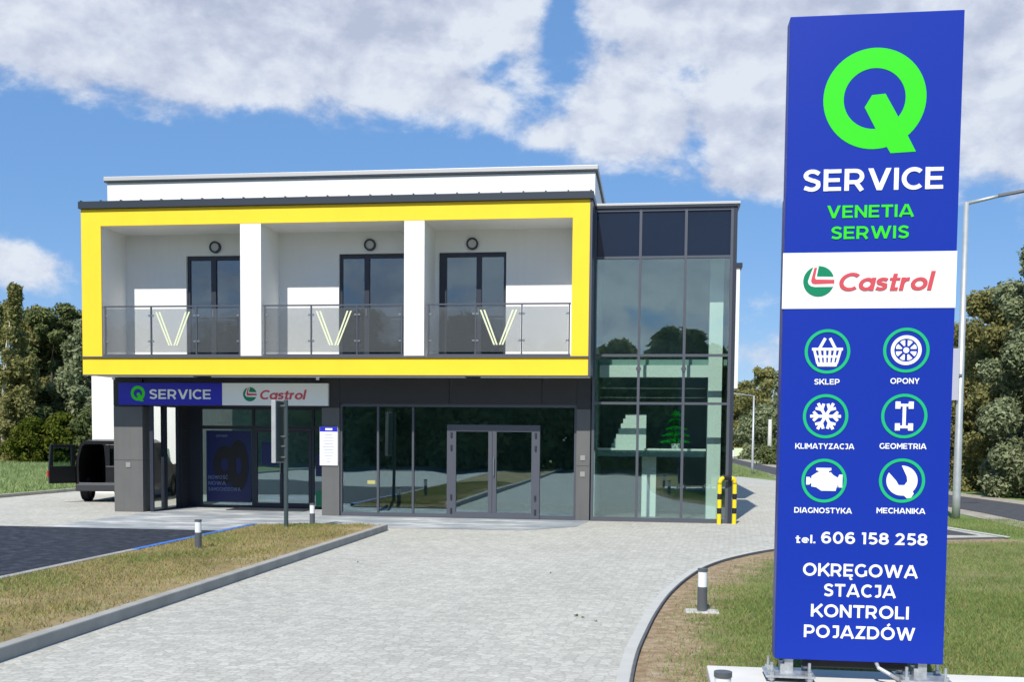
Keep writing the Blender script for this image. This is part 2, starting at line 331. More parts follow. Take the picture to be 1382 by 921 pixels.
# ================================================================== mesh helpers
def wloc(o):
    v = Vector((0, 0, 0))
    while o: v += Vector(o.location); o = o.parent
    return v
class MB:
    def __init__(s): s.v = []; s.f = []
    def add(s, vs, fs):
        n = len(s.v); s.v += [tuple(v) for v in vs]; s.f += [tuple(i + n for i in f) for f in fs]; return s
    def box(s, x0, x1, y0, y1, z0, z1):
        return s.add([(x0, y0, z0), (x1, y0, z0), (x1, y1, z0), (x0, y1, z0), (x0, y0, z1), (x1, y0, z1), (x1, y1, z1), (x0, y1, z1)],
                     [(3, 2, 1, 0), (4, 5, 6, 7), (0, 1, 5, 4), (1, 2, 6, 5), (2, 3, 7, 6), (3, 0, 4, 7)])
    def obox(s, c, hx, hy, hz, ang=0.0):       # box turned about z
        ca, sa = math.cos(ang), math.sin(ang)
        vs = []
        for z in (-hz, hz):
            for x, y in ((-hx, -hy), (hx, -hy), (hx, hy), (-hx, hy)):
                vs.append((c[0] + x * ca - y * sa, c[1] + x * sa + y * ca, c[2] + z))
        return s.add(vs, [(3, 2, 1, 0), (4, 5, 6, 7), (0, 1, 5, 4), (1, 2, 6, 5), (2, 3, 7, 6), (3, 0, 4, 7)])
    def prism_y(s, pts, y0, y1):               # polygon in XZ (counter-clockwise seen from -Y), extruded from y0 (front) to y1
        n = len(pts); vs = [(x, y0, z) for x, z in pts] + [(x, y1, z) for x, z in pts]
        fs = [tuple(range(n)), tuple(range(2 * n - 1, n - 1, -1))] + [(i, i + n, (i + 1) % n + n, (i + 1) % n) for i in range(n)]
        return s.add(vs, fs)
    def prism_z(s, pts, z0, z1):
        n = len(pts); vs = [(x, y, z0) for x, y in pts] + [(x, y, z1) for x, y in pts]
        fs = [tuple(range(n - 1, -1, -1)), tuple(range(n, 2 * n))] + [(i, (i + 1) % n, (i + 1) % n + n, i + n) for i in range(n)]
        return s.add(vs, fs)
    def sheet(s, pts, z): return s.add([(x, y, z) for x, y in pts], [tuple(range(len(pts)))])
    def ring_y(s, cx, cz, ro, ri, y0, y1, n=48, sx=1.0):   # flat annulus facing -Y
        vs = []; fs = []
        for y in (y0, y1):
            for r in (ro, ri):
                for i in range(n):
                    a = 2 * math.pi * i / n; vs.append((cx + r * sx * math.cos(a), y, cz + r * math.sin(a)))
        for i in range(n):
            j = (i + 1) % n
            fs += [(i, j, n + j, n + i), (2 * n + j, 2 * n + i, 3 * n + i, 3 * n + j), (j, i, 2 * n + i, 2 * n + j), (n + i, n + j, 3 * n + j, 3 * n + i)]
        return s.add(vs, fs)
    def disc_y(s, cx, cz, r, y0, y1, n=48, sx=1.0):
        return s.prism_y([(cx + r * sx * math.cos(2 * math.pi * i / n), cz + r * math.sin(2 * math.pi * i / n)) for i in range(n)], y0, y1)
    def cyl(s, x, y, z0, z1, r0, r1=None, n=20):
        r1 = r0 if r1 is None else r1
        vs = [(x + r0 * math.cos(2 * math.pi * i / n), y + r0 * math.sin(2 * math.pi * i / n), z0) for i in range(n)]
        vs += [(x + r1 * math.cos(2 * math.pi * i / n), y + r1 * math.sin(2 * math.pi * i / n), z1) for i in range(n)]
        return s.add(vs, [tuple(range(n - 1, -1, -1)), tuple(range(n, 2 * n))] + [(i, (i + 1) % n, (i + 1) % n + n, i + n) for i in range(n)])
    def tube(s, path, rad, n=10, cap=True):
        path = [Vector(p) for p in path]; rad = rad if isinstance(rad, (list, tuple)) else [rad] * len(path)
        rings = []; ref = None
        for i, p in enumerate(path):
            d = (path[min(i + 1, len(path) - 1)] - path[max(i - 1, 0)]).normalized()
            if ref is None: ref = Vector((1, 0, 0)) if abs(d.x) < .8 else Vector((0, 1, 0))
            a = d.cross(ref).normalized(); b = a.cross(d); ref = b
            rings.append([p + (a * math.cos(2 * math.pi * k / n) + b * math.sin(2 * math.pi * k / n)) * rad[i] for k in range(n)])
        vs = [v for r in rings for v in r]; fs = []
        for i in range(len(rings) - 1):
            for k in range(n):
                fs.append((i * n + k, (i + 1) * n + k, (i + 1) * n + (k + 1) % n, i * n + (k + 1) % n))
        if cap: fs += [tuple(range(n)), tuple(range((len(rings) - 1) * n + n - 1, (len(rings) - 1) * n - 1, -1))]
        return s.add(vs, fs)
    def bar(s, p, q, w, y0, y1):               # straight bar in an XZ plane
        p = Vector((p[0], p[1])); q = Vector((q[0], q[1])); d = (q - p).normalized(); nrm = Vector((-d.y, d.x)) * w / 2
        pts = [p - nrm, q - nrm, q + nrm, p + nrm]
        return s.prism_y([tuple(a) for a in pts], y0, y1)
    def build(s, name, m, parent=None, bevel=0.0, smooth=False):
        me = bpy.data.meshes.new(name)
        off = wloc(parent) if parent else Vector((0, 0, 0))
        me.from_pydata([(x - off.x, y - off.y, z - off.z) for x, y, z in s.v], [], s.f); me.update()
        bm = bmesh.new(); bm.from_mesh(me); bmesh.ops.recalc_face_normals(bm, faces=bm.faces) if len(bm.faces) > 1 else None; bm.to_mesh(me); bm.free()
        me.materials.append(MT[m] if isinstance(m, str) else m)
        if smooth:
            for p in me.polygons: p.use_smooth = True
        o = bpy.data.objects.new(name, me); COL.objects.link(o); o.parent = parent
        if bevel:
            b = o.modifiers.new('bevel', 'BEVEL'); b.width = bevel; b.segments = 2; b.limit_method = 'ANGLE'
        return o
def tag(o, label, cat, group=None, kind=None):
    if label: o['label'] = label
    if cat: o['category'] = cat
    if group: o['group'] = group
    if kind: o['kind'] = kind
    return o
def thing(name, label, cat, loc=(0, 0, 0), group=None):
    o = bpy.data.objects.new(name, None); COL.objects.link(o); o.location = loc; o.empty_display_size = .2
    return tag(o, label, cat, group)
def struct(o): o['kind'] = 'structure'; return o
def copy_tree(o, parent=None):
    c = o.copy(); COL.objects.link(c); c.parent = parent
    for ch in list(o.children): copy_tree(ch, c)
    return c
def np_mesh(name, verts, faces, m, parent=None, attr=None):
    """verts (n,3), faces (k,3 or 4)"""
    me = bpy.data.meshes.new(name); verts = np.asarray(verts, np.float32); faces = np.asarray(faces, np.int32)
    if parent: verts = verts - np.array(wloc(parent), np.float32)
    k, w = faces.shape
    me.vertices.add(len(verts)); me.vertices.foreach_set('co', verts.ravel())
    me.loops.add(k * w); me.loops.foreach_set('vertex_index', faces.ravel())
    me.polygons.add(k); me.polygons.foreach_set('loop_start', np.arange(0, k * w, w, dtype=np.int32)); me.polygons.foreach_set('loop_total', np.full(k, w, np.int32))
    me.update(calc_edges=True); me.validate()
    me.materials.append(MT[m])
    o = bpy.data.objects.new(name, me); COL.objects.link(o); o.parent = parent
    return o
# ---- lettering: a bold geometric sans drawn from thick strokes (cap height 1)
def arc(cx, cy, rx, ry, a0, a1, n=None):
    n = n or max(4, int(abs(a1 - a0) / 11)); return [(cx + rx * math.cos(math.radians(a0 + (a1 - a0) * i / n)), cy + ry * math.sin(math.radians(a0 + (a1 - a0) * i / n))) for i in range(n + 1)]
def glyph(ch, w):
    h = w / 2; t = 1 - h; m = .5
    acc = {'Ę': 'E', 'Ó': 'O', 'Ś': 'S', 'Ć': 'C'}
    if ch in acc:
        s, a = glyph(acc[ch], w)
        if ch == 'Ę': s = s + [([(a - .14, .03), (a - .24, -.10), (a - .19, -.20), (a - .06, -.20)], False, w * .62)]
        else: s = s + [([(a * .46, 1.09), (a * .46 + .17, 1.25)], False, w * .8)]
        return s, a
    L = lambda *p: (list(p), False, w)
    bw = w * .92
    G = {
     'A': ([L((h * .7, 0), (.47, 1.0)), L((.53, 1.0), (1.0 - h * .7, 0)), ([(.24, .27), (.76, .27)], False, bw * .9)], 1.0),
     'C': ([(arc(.50, m, .40, .42, 47, 313), False, w)], .84), 'D': ([([(h, h), (.36, h)] + arc(.42, m, .39, .5 - h, -90, 90) + [(.36, t), (h, t)], True, w)], .91),
     'E': ([L((h, 0), (h, 1)), ([(w, h), (.72, h)], False, bw), ([(w, m), (.66, m)], False, bw), ([(w, t), (.72, t)], False, bw)], .74),
     'G': ([(arc(.50, m, .40, .42, 47, 305) + [(.82, .17), (.82, .5)], False, w)], .92), 'H': ([L((h, 0), (h, 1)), L((.80 - h, 0), (.80 - h, 1)), ([(w, m), (.80 - w, m)], False, bw)], .80),
     'I': ([L((h, 0), (h, 1))], w), 'J': ([([(.10, t), (.48, t), (.48, .30)] + arc(.28, .29, .20, .20, 0, -130), False, w)], .58),
     'K': ([L((h, 0), (h, 1)), L((.80, 1.0), (w * .9, .36)), L((.38, .52), (.84, 0))], .84), 'L': ([L((h, 0), (h, 1)), ([(w, h), (.66, h)], False, bw)], .67),
     'M': ([L((h, 0), (h, 1)), L((.98 - h, 0), (.98 - h, 1)), ([(h, .97), (.49, .36), (.98 - h, .97)], False, w * .9)], .98),
     'N': ([L((h, 0), (h, 1)), L((.84 - h, 0), (.84 - h, 1)), ([(h, .96), (.84 - h, .04)], False, w)], .84),
     'O': ([(arc(.52, m, .42, .42, 0, 360)[:-1], True, w)], 1.04), 'P': ([L((h, 0), (h, 1)), ([(w, t), (.42, t)] + arc(.46, .645, .25, .255, 90, -90) + [(.42, .39), (w, .39)], False, w * .96)], .80),
     'R': ([L((h, 0), (h, 1)), ([(w, t), (.42, t)] + arc(.46, .645, .25, .255, 90, -90) + [(.42, .39), (w, .39)], False, w * .96), L((.48, .36), (.72, 0))], .84),
     'S': ([([(.68, .80)] + arc(.40, .715, .27, .20, 52, 190) + [(.18, .60), (.36, .515), (.50, .475), (.635, .40)] + arc(.38, .285, .27, .20, 8, -128) + [(.08, .17)], False, w * .98)], .75),
     'T': ([L((.40, 0), (.40, 1 - w)), ([(0, t), (.80, t)], False, w)], .80), 'V': ([([(0, 1), (1.12 * w, 1), (.47, .30), (.94 - 1.12 * w, 1), (.94, 1), (.47 + .56 * w, 0), (.47 - .56 * w, 0)], 'poly', w)], .94),
     'W': ([([(0, 1), (1.05 * w, 1), (.385, .32), (.60, 1), (.78, 1), (.995, .32), (1.38 - 1.05 * w, 1), (1.38, 1), (1.08, 0), (.90, 0), (.69, .66), (.48, 0), (.30, 0)], 'poly', w)], 1.38), 'Y': ([([(h * .7, 1), (.42, .42), (.84 - h * .7, 1)], False, w), L((.42, .44), (.42, 0))], .84),
     'Z': ([([(.04, t), (.62, t), (.12, h), (.74, h)], False, w)], .76),
     '0': ([(arc(.40, m, .30, .42, 0, 360)[:-1], True, w)], .80), '1': ([([(.02, t), (.24, t), (.24, 0)], False, w)], .36),
     '2': ([([(.08, .72)] + arc(.345, .67, .25, .235, 155, -35) + [(.16, h), (.70, h)], False, w)], .72),
     '5': ([([(.64, t), (.20, t), (.16, .54), (.36, .56)] + arc(.36, .31, .27, .225, 80, -140), False, w)], .70),
     '6': ([(arc(.40, .33, .27, .24, 0, 360)[:-1], True, w), ([(.66, .86)] + arc(.44, .50, .34, .41, 62, 190), False, w)], .78),
     '8': ([(arc(.38, .715, .235, .19, 0, 360)[:-1], True, w), (arc(.38, .295, .28, .205, 0, 360)[:-1], True, w)], .76),
     't': ([([(.20, .93), (.20, h * .95), (.44, h * .95)], False, w), ([(.0, .635), (.45, .635)], False, bw * .85)], .46),
     'e': ([([(.10, .37), (.62, .37)] + arc(.36, .37, .265, .275, 0, 318), False, w * .9)], .72), 'l': ([L((h, 0), (h, 1.06))], w), '.': ([L((h, 0), (h, w * 1.1))], w),
     'a': ([(arc(.35, .36, .255, .27, 0, 360)[:-1], True, w), L((.61, 0), (.61, .72))], .70),
     's': ([([(.47, .585)] + arc(.28, .515, .18, .125, 50, 190) + [(.14, .42), (.28, .37), (.42, .32)] + arc(.26, .215, .18, .125, 10, -130) + [(.06, .14)], False, w * .95)], .53),
     'r': ([L((h, 0), (h, .72)), ([(h, .38)] + arc(.34, .40, .245, .235, 165, 85), False, w)], .42), 'o': ([(arc(.36, .36, .265, .27, 0, 360)[:-1], True, w)], .72),
    }
    return G[ch]
def thick(pts, closed, w):
    """mitred strip polygonised as quads"""
    P = [Vector(p) for p in pts]; n = len(P); A = []; Bv = []
    for i in range(n):
        if closed: d0 = (P[i] - P[i - 1]).normalized(); d1 = (P[(i + 1) % n] - P[i]).normalized()
        else:
            d1 = (P[min(i + 1, n - 1)] - P[min(i, n - 2)]).normalized(); d0 = (P[max(i, 1)] - P[max(i - 1, 0)]).normalized()
        n0 = Vector((-d0.y, d0.x)); n1 = Vector((-d1.y, d1.x)); mi = (n0 + n1)
        mi = mi.normalized() if mi.length > 1e-5 else n0
        k = min(1 / max(mi.dot(n1), .3), 2.6)
        A.append(P[i] + mi * (w / 2 * k)); Bv.append(P[i] - mi * (w / 2 * k))
    return A, Bv
def text(name, body, x0, x1, z0, z1, y, m, parent, w=.188, shear=0.0, depth=.004, track=.115):
    """lettering facing -Y whose capitals stand z0..z1 and whose ink spans x0..x1"""
    x = 0; S = []
    for ch in body:
        if ch == ' ': x += .36; continue
        st, adv = glyph(ch, w)
        for pts, cl, ww in st:
            if cl == 'poly':
                S.append(([Vector((q[0] + x + q[1] * shear, q[1])) for q in pts], [], 'poly')); continue
            A, Bq = thick(pts, cl, ww); S.append(([Vector((p.x + x + p.y * shear, p.y)) for p in A], [Vector((p.x + x + p.y * shear, p.y)) for p in Bq], cl))
        x += adv + track
    allx = [p.x for A, Bq, c in S for p in A + Bq]; lo, hi = min(allx), max(allx)
    sx = (x1 - x0) / (hi - lo); sz = z1 - z0; mb = MB()
    for k, (A, Bq, cl) in enumerate(S):
        yf_ = y - depth - .00025 * (k % 4); n = len(A)
        f = lambda p, yy: (x0 + (p.x - lo) * sx, yy, z0 + p.y * sz)
        if cl == 'poly':
            mb.prism_y([(f(p, 0)[0], f(p, 0)[2]) for p in A][::-1], yf_, y); continue
        vs = [f(p, yf_) for p in A] + [f(p, yf_) for p in Bq] + [f(p, y) for p in A] + [f(p, y) for p in Bq]; fs = []
        for i in range(n if cl else n - 1):
            j = (i + 1) % n
            fs += [(i, n + i, n + j, j), (2 * n + i, i, j, 2 * n + j), (n + i, 3 * n + i, 3 * n + j, n + j), (2 * n + i, 2 * n + j, 3 * n + j, 3 * n + i)]
        if not cl: fs += [(0, 2 * n, 3 * n, n), (n - 1, 2 * n - 1, 4 * n - 1, 3 * n - 1)]
        mb.add(vs, fs)
    return mb.build(name, m, parent)

# ================================================================== SETTING: ground
def big_sheet(name, pts, z, m): return struct(MB().sheet(pts, z).build(name, m))
big_sheet('ground', [(-600, -600), (600, -600), (600, 600), (-600, 600)], -.03, 'field')
CURVE = [(11.75, -34), (12.0, -25), (12.15, -18), (12.2, -15.5), (12.21, -14.04), (12.24, -13.0), (12.30, -12.1), (12.40, -10.9), (12.57, -9.45), (12.84, -7.9), (13.15, -6.65), (13.60, -5.5), (14.34, -4.2), (15.5, -2.95), (17.0, -1.85), (18.86, -1.0)]
def smooth(pts, n=6):
    out = []
    P = [pts[0]] + list(pts) + [pts[-1]]
    for i in range(1, len(P) - 2):
        p0, p1, p2, p3 = [np.array(q, float) for q in P[i - 1:i + 3]]
        for k in range(n):
            t = k / n; out.append(tuple(.5 * ((2 * p1) + (-p0 + p2) * t + (2 * p0 - 5 * p1 + 4 * p2 - p3) * t * t + (-p0 + 3 * p1 - 3 * p2 + p3) * t ** 3)))
    return out + [tuple(pts[-1])]
CV = smooth(CURVE)
def offset(line, d):                             # to the right of travel
    out = []
    for i, p in enumerate(line):
        a = np.array(line[max(i - 1, 0)]); b = np.array(line[min(i + 1, len(line) - 1)]); t = (b - a) / np.linalg.norm(b - a)
        out.append((p[0] + t[1] * d, p[1] - t[0] * d))
    return out
pave = [(-5.3, -34)] + CV + [(18.3, 1.2), (17.9, 5), (17.75, 26), (16.6, 30.5), (12, 31.5), (-5.3, 31.5)]
big_sheet('paving', pave, 0.0, 'paving')
# edging along the right lawn: pale flush slabs, then a low kerb toned dark for its shaded side and shadow
def strip(name, a, b, z0, z1, m):
    mb = MB(); n = len(a)
    vs = [(p[0], p[1], z1) for p in a] + [(p[0], p[1], z1) for p in b] + [(p[0], p[1], z0) for p in a] + [(p[0], p[1], z0) for p in b]
    fs = []
    for i in range(n - 1):
        fs += [(i, i + 1, n + i + 1, n + i), (n + i, n + i + 1, 3 * n + i + 1, 3 * n + i), (2 * n + i, 2 * n + i + 1, i + 1, i)]
    mb.add(vs, fs); return struct(mb.build(name, m))
strip('edging', offset(CV, -.10), offset(CV, -.005), -.02, .005, 'edging')
strip('kerb', CV, offset(CV, .022), -.06, .012, 'kerb_shade')
# soil strip and lawn beside it
def attr_strip(name, rows, vals, z, m):
    n = len(rows[0]); vs = [(p[0], p[1], z) for r in rows for p in r]; fs = []
    for j in range(len(rows) - 1):
        for i in range(n - 1): fs.append((j * n + i, j * n + i + 1, (j + 1) * n + i + 1, (j + 1) * n + i))
    o = np_mesh(name, vs, fs, m); at = o.data.attributes.new('dry', 'FLOAT', 'POINT')
    at.data.foreach_set('value', np.repeat(np.array(vals, np.float32), n)); return struct(o)
attr_strip('lawn', [offset(CV, d) for d in (.0, .18, .45, .8, 1.3, 2.2)], (1.1, .95, .75, .3, .02, -.5), -.024, 'lawn')
lw = [offset(CV, 2.2)[-1]]
big_sheet('lawn', [(14.35, -34)] + offset(CV, 2.2)[18:] + [(21.0, -4), (21.0, -34)], -.026, 'lawn')
# left island
struct(MB().box(7.29, 7.41, -34, -2.3, -.02, .115).box(4.9, 7.30, -1.98, -1.88, -.02, .03).build('kerb', 'kerb', bevel=.012))
struct(MB().box(4.70, 4.82, -34, -7.0, -.02, .07).build('kerb', 'kerb', bevel=.012))
struct(MB().box(4.70, 4.82, -6.995, -2.25, -.02, .072).build('blue_kerb', 'blue_paint', bevel=.012))
def grid_island():
    xs = np.linspace(4.82, 7.29, 12); ys = np.linspace(-34, -1.98, 90); vs = []; fs = []; val = []
    for j, y in enumerate(ys):
        for i, x in enumerate(xs):
            z = .055 + .03 * math.sin((x - 4.82) / 2.47 * math.pi) + (.03 if x > 6.8 else 0) - (.05 if y > -2.2 else 0)
            vs.append((x, y, z)); e = min(abs(7.29 - x), 1.0); val.append(.75 - e * 2.6 if e < .4 else -.3)
    for j in range(len(ys) - 1):
        for i in range(len(xs) - 1):
            a = j * 12 + i; fs.append((a, a + 1, a + 13, a + 12))
    o = np_mesh('island', vs, fs, 'island'); o.data.attributes.new('dry', 'FLOAT', 'POINT').data.foreach_set('value', np.array(val, np.float32)); struct(o)
grid_island()
big_sheet('parking_bay', [(-5.0, -13), (4.70, -13), (4.70, -3.12), (-5.0, -3.12)], .004, 'parking')
big_sheet('apron', [(1.0, -3.115), (4.695, -3.115), (4.695, -1.875), (9.9, -1.7), (10.85, -.6), (11.0, .95), (11.0, 1.02), (5.06, 1.02), (5.06, 2.9), (1.0, 2.9)], .004, 'apron')
struct(MB().box(-5.45, -5.3, -34, 31, -.05, .09).build('kerb', 'kerb', bevel=.01))
# road on the right with verges
RL = smooth([(20.9, -60), (20.8, -10), (20.75, 3.7), (20.5, 9), (19.5, 20), (18.75, 34), (18.5, 50), (18.3, 90), (17.5, 180)]); RR = smooth([(25.0, -60), (24.2, -10), (23.6, 3.7), (23.0, 10.5), (22.0, 20), (20.9, 38), (20.4, 55), (20.1, 90), (19.5, 180)])
def band(name, a, b, z, m):
    n = len(a); mb = MB(); mb.add([(p[0], p[1], z) for p in a] + [(p[0], p[1], z) for p in b], [(i, n + i, n + i + 1, i + 1) for i in range(n - 1)]); return struct(mb.build(name, m))
band('verge', offset(RL, -.7), RL, -.022, 'verge'); band('road', RL, RR, -.014, 'asphalt'); band('verge', RR, offset(RR, 1.0), -.022, 'verge')
band('kerb', [(18.86, -1.05), (18.3, 1.15), (17.9, 5.0), (17.75, 26)], [(19.0, -1.0), (18.44, 1.2), (18.04, 5.0), (17.9, 26)], .012, 'concrete')
big_sheet('road', [(15.9, -.9), (18.5, -.7), (18.0, 1.9), (15.9, 1.9)], .005, 'asphalt')
big_sheet('road', [(-60, -33.5), (20.9, -33.5), (20.9, -28.5), (-60, -28.5)], .006, 'asphalt')

# ================================================================== BUILDING
B = thing('service_building', 'two storey white and charcoal service building with bright yellow balcony frame and glass stair tower', 'building', (5.5, 1.0, 0))
ZB, ZT, ZIB, ZIT = 3.06, 6.61, 3.474, 6.252
# yellow frame: thin rendered front face on the concrete box behind
MB().box(0, 11, 0, .03, ZIT, ZT).box(0, 11, 0, .03, ZB, 3.418).box(0, .45, 0, .03, 3.45, ZIT).box(10.65, 11, 0, .03, 3.45, ZIT).build('balcony_frame', 'yellow', B)
MB().box(0.0, 11.0, -.035, .03, 3.418, 3.45).box(11.0, 11.05, -.01, 1.3, ZB, ZT).box(-.01, 11.05, -.005, .03, 3.03, ZB).build('frame_trim', 'mullion', B)
# box behind the yellow face (white)
bx = MB().box(.0, 11.0, .03, 1.1, ZIT, ZT).box(0, .45, .03, 1.1, 3.45, ZIT).box(10.65, 11, .03, 1.1, 3.45, ZIT).box(0, 11, .03, 1.1, ZB, 3.45)
bx.build('balcony_shell', 'soffit', B)
for x0, x1 in ((3.59, 4.05), (7.15, 7.58)):
    MB().box(x0, x1, .006, 1.1, 3.4625, ZIT).build('pillar', 'white', B)
# back wall with three door openings
DOORS = [(1.88, 3.40), (5.42, 6.94), (7.66, 9.14)]
wl = MB(); xs = [.02]
for a, b in DOORS: xs += [a, b]
xs += [11.0]
for i in range(0, len(xs), 2): wl.box(xs[i], xs[i + 1], 1.1, 1.3, 3.45, ZT)
for a, b in DOORS: wl.box(a, b, 1.1, 1.3, 5.78, ZT)
wl.box(.02, .25, 1.3, 7.95, 3.1, ZT).box(10.8, 11.03, 1.3, 7.95, 3.1, ZT).box(.02, 11.03, 1.1, 7.95, ZT, 7.44)
wl.box(.25, 10.8, 7.7, 7.95, 3.1, ZT)
wl.build('wall', 'white', B)
MB().box(.45, 10.65, .10, 1.1, 3.451, 3.462).build('balcony_floor', 'tiles', B)
MB().box(-.03, 11.08, 1.05, 8.0, 7.44, 7.47).build('parapet_flashing', 'anthracite', B)
MB().box(-.04, 11.09, 1.04, 8.01, 7.47, 7.565).build('parapet_cap', 'capmetal', B, bevel=.01)
MB().box(.02, 11.0, 1.3, 7.95, 3.1, 3.42).build('upper_floor', 'int_floor', B)
MB().box(.25, 10.8, 2.5, 2.56, 3.42, 6.4).build('interior_wall', 'curtain', B)
# roof edge over the yellow frame with standing seams
re = MB().box(-.03, 11.07, -.07, 1.1, ZT + .005, ZT + .16)
re.build('roof_edge', 'roofmetal', B, bevel=.008)
se = MB()
for i in range(25): se.box(.02 + i * .4575, .05 + i * .4575, -.075, 1.05, ZT + .16, ZT + .178)
se.build('roof_seams', 'roofmetal', B)
# balcony doors
for k, (a, b) in enumerate(DOORS):
    small = .56
    m0 = a + small if k < 2 else b - small - .1
    fr = MB()
    left = .06 if k < 2 else .10
    y0, y1 = 1.17, 1.24
    fr.box(a, a + left, y0, y1, 3.46, 5.78).box(b - .06, b, y0, y1, 3.46, 5.78).box(a + left, b - .06, y0, y1, 5.69, 5.78).box(a + left, b - .06, y0, y1, 3.46, 3.56)
    fr.box(m0, m0 + .11, y0 - .01, y1, 3.56, 5.69)
    if k == 2: fr.box(a + left, a + left + .06, y0 + .004, y1, 3.56, 5.69)  # jamb shadow in the reveal built as extra dark frame
    d = fr.build('balcony_door', 'anthracite', B)
    MB().box(a + left, m0, 1.205, 1.215, 3.56, 5.69).build('pane', 'door_glass', d)
    MB().box(m0 + .11, b - .06, 1.205, 1.215, 3.56, 5.69).build('pane', 'door_glass', d)
    MB().box(m0 + .045, m0 + .065, 1.11, 1.16, 4.42, 4.58).build('handle', 'steel', d)
for x, z in ((2.58, 5.96), (6.13, 5.96), (8.40, 5.95)):
    l = MB().ring_y(x, z, .13, .092, 1.035, 1.1, 32).build('wall_lamp', 'anthracite', B)
    MB().disc_y(x, z, .092, 1.05, 1.099, 28).build('lamp_glass', 'lampglass', l)
# railings
BAYS = [(.5, 1.55, 2.58, 3.55), (4.11, 5.13, 6.13, 7.09), (7.66, 8.65, 9.62, 10.60)]
VX = (2.045, 5.625, 9.135)
for q, posts in enumerate(BAYS):
    rl = MB().box(posts[0] - .03, posts[-1] + .03, .045, .095, 4.515, 4.545).build('railing', 'mullion', B)
    MB().box(posts[0] - .03, posts[-1] + .03, .04, .099, 3.452, 3.50).build('bottom_rail', 'mullion', rl)
    for x in posts: MB().box(x - .014, x + .014, .05, .09, 3.50, 4.515).build('post', 'mullion', rl)
    for i in range(3):
        x0, x1 = posts[i] + .022, posts[i + 1] - .022
        MB().box(x0, x1, .064, .074, 3.545, 4.475).build('glass_panel', 'rail_glass', rl)
        for x, s in ((x0, 1), (x1, -1)):
            for z in (3.78, 4.33): MB().box(min(x - s * .012, x + s * .045), max(x - s * .012, x + s * .045), .055, .062, z - .02, z + .02).build('clip', 'steel', rl)
    v = MB(); c = VX[q]; yy = .056
    for s in (-1, 1):                               # two thin stripes per arm
        for o in (0.0, .075):
            top = c + s * (.375 - o); bot = c + s * (.085 - o * .75)
            v.prism_y([(bot - .018, 3.69), (bot + .018, 3.69), (top + .018, 4.41), (top - .018, 4.41)], yy, yy + .004)
    v.build('emblem', 'emblem', rl)

# ---- ground floor
def panels(mb, x0, x1, y0, y1, zs, gap=.008):
    for i in range(len(zs) - 1): mb.box(x0, x1, y0, y1, zs[i] + gap / 2, zs[i + 1] - gap / 2)
    return mb
PZ = [0.0, 1.18, 2.40, 3.055]
for x0, x1, ya, yb in ((.16, .85, 1.0, 1.42), (5.06, 5.46, 1.0, 1.5), (10.71, 11.0, 1.0, 1.4)):
    panels(MB(), x0, x1, ya, yb, PZ[:3]).build('pilaster', 'charcoal', B)
    panels(MB(), x0, x1, ya, yb, PZ[2:]).build('shaded_pilaster_head', 'fascia', B)  # darker panels paint the overhang's shade on the pilaster top
    MB().box(x0 + .01, x1 - .01, ya + .01, yb - .01, 0, 3.05).build('pilaster_core', 'black', B)
MB().box(.45, .56, .985, .999, 1.02, 1.13).build('wall_socket', 'socket', B)
for z in (.95, 1.30): MB().box(10.80, 10.90, .985, .999, z, z + .11).build('wall_socket', 'socket', B)
# soffit slab continuing to the ground floor face, fascia panels
MB().box(.02, 11.0, 1.1, 7.9, 3.062, 3.1).build('soffit', 'soffit', B)
fa = MB()
for x0, x1 in ((5.465, 7.92), (7.93, 9.95), (9.96, 10.705)): fa.box(x0, x1, 1.0, 1.2, 2.50, 3.055)
fa.box(.855, 5.055, 1.04, 1.2, 2.42, 3.055).build('fascia', 'fascia', B)
for x in (2.55, 8.55): MB().box(x - .14, x + .14, .25, .55, 3.03, 3.06).build('soffit_light', 'black', B)
for x in (.22, 5.0): MB().cyl(x, .9, 3.0, 3.06, .035).build('security_camera', 'diffuser', B)
# shop window wall: frame with mullions
sw = MB().box(5.465, 10.705, 1.06, 1.13, 0.004, .09).box(5.465, 10.705, 1.06, 1.13, 2.43, 2.498)
MUL = [5.465, 6.30, 7.09]
for x in MUL + [10.66]: sw.box(x, x + .045, 1.05, 1.14, .09, 2.43)
W = sw.build('shop_window', 'mullion', B)
for x0, x1 in ((5.51, 6.30), (6.345, 7.09), (7.135, 7.88), (9.92, 10.66)):
    MB().box(x0, x1, 1.088, 1.10, .09, 2.43).build('pane', 'shop_glass', W)
MB().box(7.88, 9.92, 1.088, 1.10, 2.05, 2.43).build('pane', 'shop_glass', W)
# double entrance door of the shop
dr = MB().box(7.88, 8.08, 1.02, 1.10, .01, 2.045).box(9.74, 9.92, 1.02, 1.10, .01, 2.045).box(8.08, 9.74, 1.02, 1.10, 1.90, 2.045).box(8.08, 9.74, 1.02, 1.10, .01, .14)
dr.box(8.795, 8.88, 1.015, 1.095, .14, 1.90).box(8.887, 8.975, 1.015, 1.095, .14, 1.90)
D = dr.build('double_door', 'mullion', B)
for x0, x1 in ((8.08, 8.795), (8.975, 9.74)): MB().box(x0, x1, 1.055, 1.068, .14, 1.90).build('pane', 'shop_glass', D)
for x, s in ((7.98, 1), (9.83, 1)):
    for z in (.12, .42, 1.5, 1.78): MB().cyl(x, 1.005, z, z + .1, .022, n=10).build('hinge', 'anthracite', D)
MB().tube([(8.92, .97, .95), (8.92, .97, 1.35)], .014, 8).tube([(8.92, .97, .98), (8.92, 1.02, .98)], .01, 6).tube([(8.92, .97, 1.32), (8.92, 1.02, 1.32)], .01, 6).build('handle', 'steel', D)
